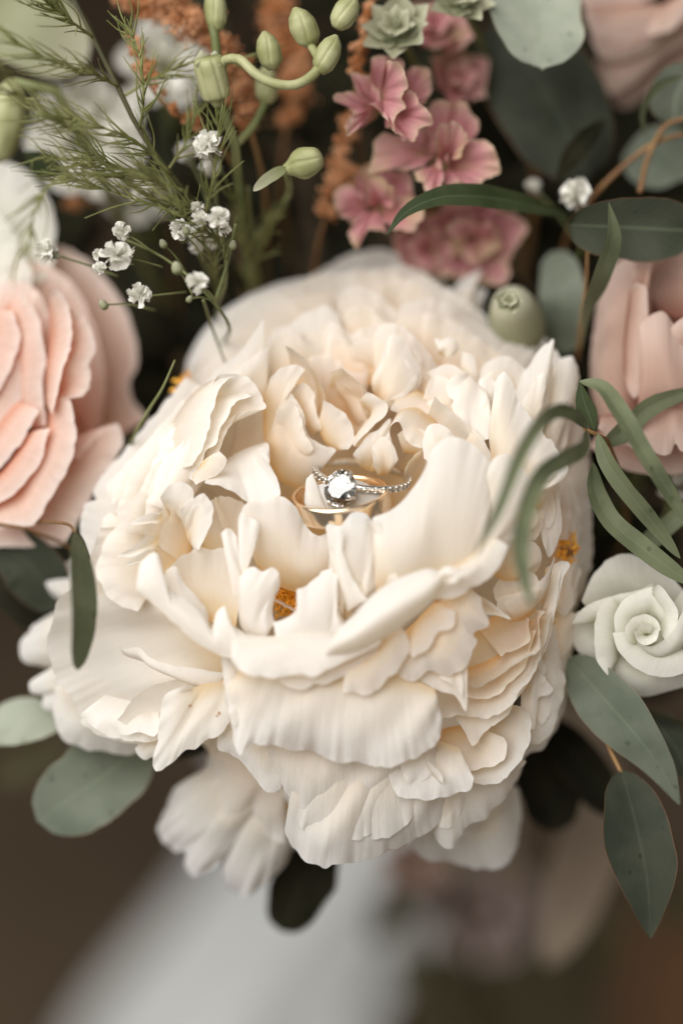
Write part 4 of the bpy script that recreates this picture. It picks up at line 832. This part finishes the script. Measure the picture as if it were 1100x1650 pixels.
lathe(lb, V(22, 128, -20), V(-2, 262, -24), [(0, 8 * S), (.2, 26 * S), (.5, 34 * S), (.8, 26 * S), (1, 4 * S)], BUD, 'bud', k=30, ridges=5, amp=.06)
stem(lb, [(22, 132, -20), (45, 125, -20), (80, 138, -22), (112, 180, -28), (150, 260, -40), (220, 400, -70), (500, 1000, -210)], 9, 10, STEMG)
leaf(lb, [(40, 245, -25), (70, 265, -28), (110, 280, -32)], 22, BLADE_DARK, 'lance')

rb = thing('ranunculus_bud', 'round green white bud with a tiny curled rosette tip by the teal leaf', 'bud', V(830, 560, -60))
lathe(rb, V(842, 570, -44), V(822, 478, -22), [(0, 10 * S), (.2, 38 * S), (.5, 50 * S), (.8, 40 * S), (1, 14 * S)], PALEGREEN, 'bud', k=36, ridges=5, amp=.03)
random.seed(9); floret(rb, (820, 486, -13), 25, 6, (-.05, .35, .93), PALEGREEN, .25, 4, .3, ruf=.5, name='sepal')
stem(rb, [(842, 570, -46), (800, 700, -90), (650, 1050, -200)], 9, 11, STEMG)

# ---------------------------------------------------------------- astilbe plumes
def plume(label, path, rad, n, sd, stemend, size=.75, w=0.0):
    t = thing('astilbe', label, 'flower', V(*path[-1]), 'orange astilbe plumes')
    P = catmull(pts3(path, w), 120); rs = np.random.RandomState(sd); c = []
    nt = max(8, int(n / 26))
    for q in range(nt):                                 # tufts on side twigs
        i = rs.randint(0, 120); f = 0.45 + 0.55 * math.sin(math.pi * i / 119) ** .6
        d = nrm(rs.normal(size=3)) * rad * S * f * rs.uniform(.25, 1.0)
        for _ in range(46): c.append(P[i] + d * rs.uniform(.6, 1.05) + rs.normal(size=3) * rad * S * .13)
    crumbs('florets', t, c, size * .66, ASTILBE, sd)
    stem(t, [tuple(path[0]), tuple(path[len(path) // 2]), tuple(path[-1])] + stemend, 3, 5, STEMB)
    return t
plume('thin drooping orange astilbe tip among fine green needles', [(204, 48, -18), (222, 85, -16), (240, 125, -15), (262, 165, -16), (290, 185, -18), (322, 205, -20)], 22, 1200, 21, [(400, 500, -80)], .6)
plume('broad orange astilbe plume behind the curled bud stem', [(200, -10, -26), (260, 15, -24), (310, 40, -22), (350, 75, -24), (380, 120, -26), (398, 195, -26)], 46, 4200, 22, [(430, 500, -90)], .6)
plume('dim rust coloured astilbe plume deep behind the green buds', [(430, -10, -48), (460, 60, -50), (480, 130, -52), (465, 190, -54)], 48, 1500, 23, [(480, 500, -110)], .8)
plume('slim golden astilbe tip beside the topmost pink floret', [(598, -10, -22), (590, 40, -20), (582, 80, -20), (576, 118, -22)], 22, 1000, 24, [(590, 300, -60)], .55)
plume('rusty astilbe tuft squeezed against the lower pink florets', [(570, 190, -34), (552, 240, -34), (548, 290, -34), (528, 340, -36)], 32, 1300, 25, [(540, 600, -100)], .65)
plume('small orange astilbe tuft at the foot of the needle sprig', [(110, 330, -60), (160, 320, -62), (190, 300, -62)], 24, 400, 26, [(300, 600, -120)], .7)

# ---------------------------------------------------------------- gypsophila
def bloom(parent, x, y, w, r, sd, n=46):
    rs = np.random.RandomState(sd); vs, fs = [], []; C = V(x, y, w); r *= S * 1.15
    for _ in range(n):
        d = nrm(rs.normal(size=3) + np.array([0, .25, .5])); s = nrm(np.cross(d, rs.normal(size=3))); up = np.cross(d, s)
        b = len(vs); q = r * rs.uniform(.75, 1.1); wd = r * rs.uniform(.22, .42)
        for i, f in enumerate((.15, .65, 1.0)):
            for k in (-1, 0, 1):
                vs.append(C + d * q * f + s * wd * k * (.3, .8, 1)[i] + up * r * .13 * rs.uniform(-1, 1) * f - d * abs(k) * wd * .4 * (i == 2))
        for i in range(2):
            for k in range(2):
                a = b + i * 3 + k; fs.append((a, a + 1, a + 4, a + 3))
    return mesh_obj('bloom', np.array(vs), fs, GYP, parent)
def calyx_bud(parent, x, y, w, r, ang):
    dx, dy = math.cos(ang) * r, -math.sin(ang) * r
    lathe(parent, V(x - dx, y - dy, w), V(x + dx, y + dy, w), [(0, 3 * S), (.3, r * .8 * S), (.6, r * .75 * S), (1, 2 * S)], PALEGREEN, 'bud', k=14, ridges=5, amp=.08)
def gyp(label, root, blooms, buds, mains):
    t = thing('gypsophila', label, 'flower', V(*root), 'sprigs of white gypsophila')
    for m in mains: stem(t, m, 2.6, 3.2, STEMG, n=20, k=6)
    for i, (x, y, w, r, sx, sy, sw) in enumerate(blooms):
        bloom(t, x, y, w, r, int(x * 7 + y)); stem(t, [(x, y, w - 1), ((x + sx) / 2 + 4, (y + sy) / 2, (w + sw) / 2), (sx, sy, sw)], 1.5, 2.0, STEMG, n=10, k=6)
        calyx_bud(t, x + (sx - x) * .12, y + (sy - y) * .12, w - 1.2, r * .5, math.atan2(-(sy - y), sx - x))
    for (x, y, w, r, an, sx, sy, sw) in buds:
        calyx_bud(t, x, y, w, r, an); stem(t, [(x, y, w), ((x + sx) / 2, (y + sy) / 2 - 5, (w + sw) / 2), (sx, sy, sw)], 1.5, 2, STEMG, n=8, k=6)
    return t
gyp('white gypsophila blooms in a loose cluster beside the peach rose', (330, 500, -30),
    [(190, 412, 4, 26, 262, 430, -4), (225, 478, 3, 20, 300, 470, -8), (195, 372, 2, 14, 250, 410, -4), (318, 456, 10, 17, 350, 490, 2), (160, 432, 3, 10, 215, 425, -2), (158, 410, 2, 9, 200, 420, -3), (290, 370, -2, 17, 330, 420, -8), (75, 406, -8, 19, 190, 445, -12)],
    [(285, 432, 8, 11, 1.8, 312, 480, 2), (167, 491, -6, 9, 2.2, 250, 500, -14), (305, 482, 6, 6, 1.0, 345, 486, 0), (263, 393, -4, 8, 2, 300, 440, -8)],
    [[(200, 385, -2), (255, 410, -4), (310, 450, -4), (345, 488, -6), (360, 560, -40)], [(350, 488, 0), (335, 470, 2), (318, 470, 6)], [(380, 360, -4), (365, 430, -6), (345, 490, -8)]])
gyp('white gypsophila blooms rising between the needle sprig and nodding bud', (360, 440, -30),
    [(335, 235, -6, 24, 350, 330, -14), (352, 352, 6, 17, 362, 415, -4), (322, 352, 5, 12, 358, 400, -4), (318, 335, 2, 11, 352, 395, -6), (362, 372, 2, 10, 364, 418, -4), (325, 385, -14, 24, 350, 430, -20), (228, 310, -18, 20, 300, 380, -20), (300, 245, -30, 18, 340, 340, -26), (340, 270, -24, 16, 348, 330, -20)],
    [(300, 372, 4, 8, 2, 340, 410, -4), (375, 395, 0, 8, 1.4, 366, 430, -6)],
    [[(350, 330, -14), (356, 380, -10), (364, 420, -8), (350, 500, -30), (400, 600, -80)]])
gyp('lone white gypsophila bloom in front of the brown eucalyptus twig', (930, 420, -40),
    [(926, 313, -22, 26, 935, 400, -34), (858, 300, -36, 12, 930, 390, -38)], [], [[(935, 398, -34), (900, 560, -60)]])
gyp('faint gypsophila tuft behind the crossing willow leaves', (1085, 800, -40),
    [(1092, 770, -26, 14, 1070, 830, -34), (1070, 792, -28, 10, 1070, 830, -34), (1096, 800, -30, 10, 1070, 830, -34)], [], [[(1070, 830, -34), (1000, 1000, -80)]])

# ---------------------------------------------------------------- feathery needle sprig
def needles(label, main, branches, sd, r=5, cat='foliage'):
    t = thing('needle_sprig', label, cat, V(*main[-1]), 'feathery needle sprigs')
    stem(t, main, r * .7, r, STEMD if r > 5 else STEMG, n=30)
    rs = np.random.RandomState(sd); VS, FS = [], []; off = 0
    for (path, n, ln, rr) in branches:
        P = catmull(pts3(path, 0), 60)
        vs, fs = tube_geo(P, rr * S, rr * .35 * S, 16, 6); VS.append(vs); FS += [tuple(i + off for i in f) for f in fs]; off += len(vs)
        T = nrm(np.gradient(P, axis=0))
        for q in range(int(n * 1.9)):
            i = int(rs.uniform(0.08, 1) * 59); d = T[i]; sd_ = nrm(np.cross(d, rs.normal(size=3) + np.array([0, 0, 1.5])))* (1 if q % 2 else -1)
            L = ln * S * rs.uniform(.55, 1.15); sp = rs.uniform(.25, .7)
            p0 = P[i]; p1 = p0 + (d + sd_ * sp) * L * .5 + rs.normal(size=3) * .4; p2 = p0 + (d * 1.0 + sd_ * sp * .8) * L + rs.normal(size=3) * 1.0
            vs, fs = tube_geo(np.array([p0, p1, p2]), 1.8 * S, .6 * S, 9, 5); VS.append(vs); FS += [tuple(i2 + off for i2 in f) for f in fs]; off += len(vs)
    mesh_obj('needles', np.concatenate(VS), FS, NEEDLE, t, kind='stuff')
    return t
needles('feathery green needle sprig with a dark main stem', [(105, -30, -12), (150, 60, -8), (190, 140, -6), (225, 210, -6), (270, 275, -8), (330, 345, -16), (380, 430, -40), (480, 700, -110)],
  [([(300, 310, -10), (240, 285, -4), (170, 262, 0), (120, 225, 2)], 26, 80, 3.2), ([(275, 280, -8), (220, 230, 2), (150, 200, 8), (60, 180, 10)], 26, 85, 3.2), ([(310, 325, -10), (250, 330, 0), (170, 305, 4), (100, 278, 6)], 22, 75, 3),
   ([(190, 140, -6), (150, 118, 4), (90, 100, 10), (10, 60, 14)], 20, 85, 3), ([(150, 60, -8), (110, 30, 2), (60, -10, 6)], 16, 75, 3), ([(225, 210, -6), (232, 150, 0), (225, 90, 2), (205, 30, 2)], 14, 75, 2.6),
   ([(330, 345, -14), (345, 280, -8), (352, 210, -6), (345, 150, -8)], 14, 80, 2.6), ([(340, 360, -14), (300, 330, 2), (260, 300, 8), (225, 270, 12)], 22, 80, 3), ([(200, 155, -6), (260, 120, -8), (330, 95, -10), (380, 100, -12)], 10, 70, 2.4),
   ([(360, 400, -20), (330, 370, 0), (300, 350, 8), (275, 320, 10)], 18, 75, 3), ([(270, 275, -8), (300, 230, -10), (320, 170, -12)], 10, 75, 2.4)], 41, 6)
needles('soft blurred needle sprig bending down beside the white bloom', [(60, 180, 12), (120, 210, 8), (180, 275, 0), (260, 330, -10), (360, 480, -50)],
  [([(200, 285, 2), (140, 280, 10), (90, 290, 16), (60, 330, 20), (45, 400, 22)], 14, 70, 3.4), ([(120, 210, 8), (70, 175, 14), (20, 150, 18)], 10, 70, 3), ([(180, 275, 0), (130, 262, 6), (70, 250, 10)], 12, 60, 2.6)], 42, 4)
needles('sparse needle sprig standing over the dark gap above the peony', [(400, 300, -22), (405, 360, -26), (415, 440, -40), (450, 560, -80)],
  [([(400, 420, -34), (380, 360, -24), (376, 320, -20)], 9, 70, 2.4), ([(408, 430, -36), (430, 380, -28), (445, 350, -24)], 8, 70, 2.4), ([(350, 480, -30), (345, 430, -16), (330, 390, -10)], 8, 60, 2.4)], 43, 3)
g = thing('grass_blade', 'thin green tendril lying across the peony edge below the gypsophila', 'foliage', V(345, 480, 0))
stem(g, [(328, 484, -4), (336, 510, -12), (350, 550, -20), (366, 590, -19), (382, 612, -15)], 3.2, 1.4, STEMG)
g = thing('grass_blade', 'single grass blade sticking up between the peach rose and peony', 'foliage', V(225, 690, -20))
stem(g, [(282, 580, -4), (262, 625, -6), (240, 660, -10), (215, 705, -16), (205, 730, -30)], 1.6, 4, STEMG)

# ---------------------------------------------------------------- leaves
def sprig(name, label, base, group=None, cat='leaf'):
    return thing(name, label, cat, V(*base), group)
s = sprig('eucalyptus_sprig', 'big round silver green eucalyptus leaves at the head of the bouquet', (880, 330, -60))
leaf(s, [(850, -70, -34), (862, 20, -22), (872, 114, -16)], 80, EUC_PALE, 'round', roll=10, fold=.05, bend=.1)
leaf(s, [(800, 30, -52), (880, 150, -42), (948, 286, -38)], 100, EUC_HALF_SHADE, 'oval', roll=(-8, 8), fold=.08, bend=-.1)
leaf(s, [(975, 192, -30), (930, 240, -27), (890, 300, -32)], 18, EUC_SHADE, 'lance')
leaf(s, [(760, 60, -62), (800, 170, -60), (800, 280, -62)], 80, EUC_SHADE, 'oval', roll=15)
stem(s, [(850, -70, -40), (830, 60, -56), (860, 260, -66), (800, 600, -110), (640, 1050, -220)], 6, 9, STEMB)
s = sprig('eucalyptus_sprig', 'eucalyptus twig with a brown wiry stem and rust edged oval leaf', (940, 420, -50))
leaf(s, [(914, 362, -10), (1000, 366, -12), (1120, 372, -16)], 56, EUC, 'round', roll=(-35, -18), fold=.06, bend=.08)
leaf(s, [(1120, 110, -26), (1090, 150, -26), (1085, 200, -27)], 46, EUC, 'oval', roll=-15)
leaf(s, [(1098, 122, -20), (1058, 140, -20), (1034, 180, -22), (1040, 222, -26)], 10, BLADE, 'blade', roll=40)
leaf(s, [(1030, 300, -42), (1060, 260, -44), (1120, 230, -46)], 62, EUC_TEAL, 'oval', roll=20)
leaf(s, [(1070, 470, -60), (1020, 400, -58), (980, 330, -56)], 70, EUC_SHADE, 'oval')
stem(s, [(1120, 214, -26), (1065, 225, -26), (1010, 262, -28), (970, 300, -30), (930, 350, -38), (900, 480, -70)], 4, 6, STEMB)
stem(s, [(1120, 188, -24), (1075, 200, -24), (1045, 250, -26), (1030, 310, -22)], 4, 5, STEMB)
s = sprig('willow_leaf', 'long dark green arched leaf lying under the pink florets', (900, 345, -30))
leaf(s, [(622, 380, -2), (650, 345, -4), (700, 320, -6), (760, 316, -10), (830, 326, -16), (930, 352, -30)], 19, BLADE_DARK, 'lance', roll=(25, -5), fold=.3)
s = sprig('willow_leaf', 'upright green blade leaf between the teal leaf and blush rose', (945, 560, -40))
leaf(s, [(980, 326, -4), (986, 380, -6), (968, 440, -10), (945, 500, -18), (936, 570, -26)], 22, BLADE, 'lance', roll=(30, 60), fold=.2)
stem(s, [(946, 400, -18), (944, 450, -20), (938, 500, -24), (930, 580, -36)], 2.5, 3.5, STEMB)
s = sprig('eucalyptus_leaf', 'smooth teal eucalyptus leaf standing behind the round bud', (905, 570, -50))
leaf(s, [(890, 405, -40), (906, 470, -34), (905, 570, -40)], 44, EUC_TEAL, 'oval', roll=-25, fold=.05)
leaf(s, [(850, 640, -50), (830, 560, -52), (800, 440, -56)], 60, EUC_SHADE, 'oval')
# willow sprig hanging over the peony's right side
s = sprig('willow_sprig', 'sprig of narrow green willow leaves drooping over the right of the peony', (965, 700, -10), cat='foliage')
leaf(s, [(946, 692, 4), (925, 668, 14), (895, 662, 24), (865, 685, 32), (838, 730, 36), (805, 815, 38), (764, 898, 38)], 15, BLADE, 'blade', roll=(50, 5), fold=.25, nt=34)
leaf(s, [(946, 694, 4), (936, 722, 14), (905, 740, 24), (870, 765, 30), (848, 815, 34), (838, 880, 36), (846, 940, 37), (860, 985, 38)], 18, BLADE, 'blade', roll=(40, 5), fold=.25, nt=34)
leaf(s, [(958, 694, 0), (948, 668, 1), (938, 640, 2), (933, 612, 3)], 15, BLADE_DARK, 'lance', roll=20, fold=.2)
leaf(s, [(932, 614, 3), (965, 622, 6), (995, 660, 9), (1040, 735, 10), (1075, 790, 8), (1110, 850, 6)], 18, BLADE, 'blade', roll=(30, -5), fold=.25, nt=30)
leaf(s, [(962, 698, 0), (975, 740, 2), (1005, 785, 2), (1045, 835, 0), (1095, 900, -2)], 17, BLADE, 'blade', roll=(-35, 5), fold=.2, nt=30)
leaf(s, [(968, 718, -6), (1000, 698, -8), (1040, 660, -8), (1120, 626, -10)], 19, BLADE, 'blade', roll=-10, fold=.2)
leaf(s, [(955, 745, -6), (958, 790, -4), (980, 835, -2), (1030, 880, -1), (1120, 945, -2)], 22, BLADE, 'blade', roll=(35, -5), fold=.2, nt=30)
leaf(s, [(1030, 890, -14), (1065, 855, -14), (1120, 810, -14)], 19, BLADE, 'blade', roll=10)
stem(s, [(940, 690, 3), (952, 692, 1), (968, 700, -2), (1000, 780, -20), (900, 1000, -120), (680, 1120, -200)], 3.2, 6, STEMB)
# lower right sprig
s = sprig('eucalyptus_sprig', 'hanging eucalyptus sprig with long pointed grey green leaves under the lisianthus', (1000, 1100, -30))
leaf(s, [(915, 1060, -14), (960, 1112, -8), (1020, 1180, -6), (1065, 1240, -8), (1094, 1296, -10)], 50, EUC_TEAL, 'ovate', roll=(-20, -38), fold=.1)
leaf(s, [(1000, 1240, -8), (1022, 1320, -4), (1042, 1420, -4), (1047, 1512, -8)], 56, EUC_HALF_SHADE, 'ovate', roll=(15, -15), fold=.12)
leaf(s, [(1040, 1150, -22), (1080, 1195, -22), (1125, 1275, -24)], 34, EUC, 'ovate', roll=20)
stem(s, [(1000, 1100, -26), (1005, 1130, -18), (1050, 1148, -18), (1120, 1172, -20)], 4, 4, STEMD)
stem(s, [(960, 1120, -16), (975, 1190, -12), (1000, 1245, -8)], 3.5, 3.5, STEMB)
s = sprig('eucalyptus_sprig', 'dark shaded eucalyptus leaves tucked under the peony beside the pointed leaves', (880, 1170, -60))
leaf(s, [(880, 1160, -46), (935, 1230, -44), (995, 1312, -46)], 42, EUC_SHADE, 'oval')
leaf(s, [(840, 1190, -50), (880, 1260, -48), (900, 1340, -50)], 56, EUC_SHADE, 'oval')
stem(s, [(850, 1160, -52), (760, 1120, -100), (680, 1150, -180)], 5, 6, STEMD)
s = sprig('eucalyptus_leaf', 'dark leaf poking out below the frilled lower petal', (520, 1380, -50))
leaf(s, [(530, 1350, -48), (490, 1420, -44), (452, 1500, -46)], 52, EUC_SHADE, 'oval')
leaf(s, [(370, 1180, -34), (330, 1195, -34), (280, 1225, -34)], 16, EUC_SHADE, 'lance')
# left leaves
s = sprig('eucalyptus_leaf', 'narrow eucalyptus leaf seen edge on against the cream petals', (120, 850, 5))
leaf(s, [(123, 856, 14), (130, 920, 17), (134, 1000, 18), (126, 1080, 16)], 34, BLADE, 'oval', roll=62, fold=.1)
stem(s, [(123, 858, 14), (110, 845, 0), (60, 840, -20)], 2.5, 3, STEMB)
s = sprig('eucalyptus_sprig', 'dark green eucalyptus leaves under the peach rose', (60, 900, -40))
leaf(s, [(-10, 876, -28), (45, 905, -26), (92, 982, -30)], 58, EUC_HALF_SHADE, 'oval', roll=-20, fold=.1)
leaf(s, [(-20, 930, -36), (40, 960, -36), (100, 1010, -38)], 52, EUC_SHADE, 'oval', roll=20)
stem(s, [(-20, 842, -14), (30, 848, -14), (70, 862, -18), (110, 880, -26), (300, 1000, -80), (560, 1090, -190)], 3, 4, STEMB)
s = sprig('eucalyptus_sprig', 'pale silver leaf and round teal leaf below the left petals of the peony', (200, 1190, -40))
leaf(s, [(-40, 1185, -30), (40, 1165, -28), (130, 1160, -30)], 44, EUC_PALE, 'lance', roll=30, fold=.25)
leaf(s, [(236, 1200, -30), (150, 1262, -24), (60, 1322, -22)], 70, EUC_TEAL, 'round', roll=(-12, 10), fold=.06)
leaf(s, [(-20, 1260, -130), (60, 1225, -126), (120, 1190, -124)], 34, OLIVE, 'lance')
stem(s, [(120, 1160, -32), (200, 1180, -36), (240, 1196, -36), (400, 1150, -100), (580, 1120, -190)], 4, 5, STEMB)
s = sprig('eucalyptus_leaf', 'large pale leaf behind the needle sprig near the white blooms', (60, 60, -60))
leaf(s, [(-60, 10, -44), (40, 40, -40), (140, 100, -44)], 75, PALEGREEN, 'oval', roll=10)
# leaves added to darken the heart of the bouquet, shade in their colour
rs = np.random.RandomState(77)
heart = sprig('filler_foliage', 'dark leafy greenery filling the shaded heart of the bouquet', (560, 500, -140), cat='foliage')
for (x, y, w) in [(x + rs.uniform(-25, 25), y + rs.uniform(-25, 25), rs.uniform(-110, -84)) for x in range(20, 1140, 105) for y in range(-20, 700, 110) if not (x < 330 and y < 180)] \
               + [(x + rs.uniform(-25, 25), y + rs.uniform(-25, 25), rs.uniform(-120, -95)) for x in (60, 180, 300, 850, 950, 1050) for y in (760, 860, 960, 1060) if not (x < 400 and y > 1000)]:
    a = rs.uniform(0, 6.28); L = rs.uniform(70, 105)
    leaf(heart, [(x - L * math.cos(a), y - L * math.sin(a), w), (x, y, w + rs.uniform(2, 8)), (x + L * math.cos(a), y + L * math.sin(a), w)], rs.uniform(48, 72), EUC_SHADE, 'oval', roll=rs.uniform(-25, 25), nt=14, nx=5)
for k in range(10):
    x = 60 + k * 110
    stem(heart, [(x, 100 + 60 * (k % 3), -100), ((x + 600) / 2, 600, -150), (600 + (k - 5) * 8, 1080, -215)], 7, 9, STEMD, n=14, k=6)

# ---------------------------------------------------------------- far below: cloth, more blooms
def on_table(px, py, z=0.0):
    a = v2w(V(px, py, 0)); c = np.array(cam_o.location); d = a - c
    return c + d * (z - c[2]) / d[2]
c0, c1, c2, c3 = [on_table(x, y) for x, y in ((330, 1330), (600, 1330), (655, 1720), (215, 1720))]
n = 40; g = np.empty((n, n, 3))
for i, u in enumerate(np.linspace(0, 1, n)):
    for j, v in enumerate(np.linspace(-.6, 1.5, n)):
        p = (c0 * (1 - u) + c1 * u) * (1 - v) + (c3 * (1 - u) + c2 * u) * v
        g[i, j] = p + np.array([.03 * math.sin(v * 3.2 + 1), 0, .034 + .022 * math.sin(u * 9 + v * 2.2 + .6) + .008 * math.sin(u * 21 + v * 5 + 1)])
cl = mesh_obj('cloth', g.reshape(-1, 3), grid_faces(n, n), CLOTH, None, world=True)
cl['label'] = 'white draped cloth lying out of focus below the bouquet'; cl['category'] = 'cloth'
ca = [on_table(x, y) for x, y in ((1030, 1500), (1300, 1350), (1400, 1800), (990, 1800))]
g = np.empty((n, n, 3))
for i, u in enumerate(np.linspace(0, 1, n)):
    for j, v in enumerate(np.linspace(0, 1, n)):
        p = (ca[0] * (1 - u) + ca[1] * u) * (1 - v) + (ca[3] * (1 - u) + ca[2] * u) * v
        g[i, j] = p + np.array([0, 0, .010 + .005 * math.sin(u * 9 + v * 4)])
cl = mesh_obj('cloth', g.reshape(-1, 3), grid_faces(n, n), RUST, None, world=True)
cl['label'] = 'rust brown cloth lying out of focus at the table edge'; cl['category'] = 'cloth'
DUSK = petal_mat('scabiosa_mauve', [(0.0, (0.18, 0.10, 0.09)), (0.5, (0.36, 0.27, 0.25)), (1.0, (0.44, 0.36, 0.33))], 0.25, (1, .8, .75))
flower('scabiosa', 'blurred mauve bloom hanging under the peony', 'flower', (780, 1480, -270), DUSK,
  fan(782, 1470, 88, 82, 8, -262, -275, .2, cup=2) + fan(776, 1462, 48, 44, 6, -254, -270, .5, cup=2), [(780, 1470, -270), (720, 1300, -260), (620, 1120, -215)])
flower('rose', 'blurred blush bloom just under the lowest peony petals', 'flower', (690, 1400, -190), BLUSH_SHADED,
  fan(672, 1392, 62, 44, 6, -170, -184, .2, cup=2) + fan(672, 1392, 34, 26, 5, -162, -180, .2, cup=2), [(690, 1400, -180), (660, 1250, -180), (620, 1120, -215)])
s = sprig('olive_sprig', 'blurred olive green leaves and stems below the bouquet', (640, 1300, -200), cat='foliage')
for (p, h, m) in (([(690, 1380, -250), (640, 1440, -250), (600, 1520, -255)], 40, OLIVE), ([(700, 1500, -270), (760, 1580, -270), (800, 1680, -275)], 70, OLIVE), ([(640, 1540, -265), (690, 1600, -265), (700, 1690, -268)], 55, OLIVE),
                  ([(860, 1440, -270), (880, 1540, -268), (860, 1660, -270)], 70, OLIVE), ([(940, 1380, -275), (960, 1490, -272), (950, 1600, -275)], 60, OLIVE), ([(830, 1560, -260), (880, 1610, -260), (960, 1680, -260)], 50, OLIVE),
                  ([(640, 1440, -275), (720, 1440, -275), (800, 1400, -278)], 60, OLIVE), ([(1000, 1360, -280), (1060, 1420, -280), (1120, 1500, -280)], 60, OLIVE)):
    leaf(s, p, h, m, 'oval')
stem(s, [(620, 1120, -215), (720, 1400, -190), (800, 1700, -280)], 8, 8, STEMD)

lit_patch = thing('ribbon', 'beige silk ribbon trailing out of focus behind the dark leaves', 'ribbon', V(880, 1150, -120))  # added to brighten the gap where lit table would show
leaf(lit_patch, [(840, 1080, -120), (905, 1180, -112), (960, 1300, -112), (930, 1420, -118), (880, 1560, -126)], 85, LIT_TABLE, 'blade', roll=(25, -20), fold=.1, name='tail')
leaf(lit_patch, [(820, 1080, -128), (850, 1200, -124), (800, 1330, -126), (840, 1440, -132)], 60, LIT_TABLE, 'blade', roll=(-25, 20), fold=.1, name='tail')
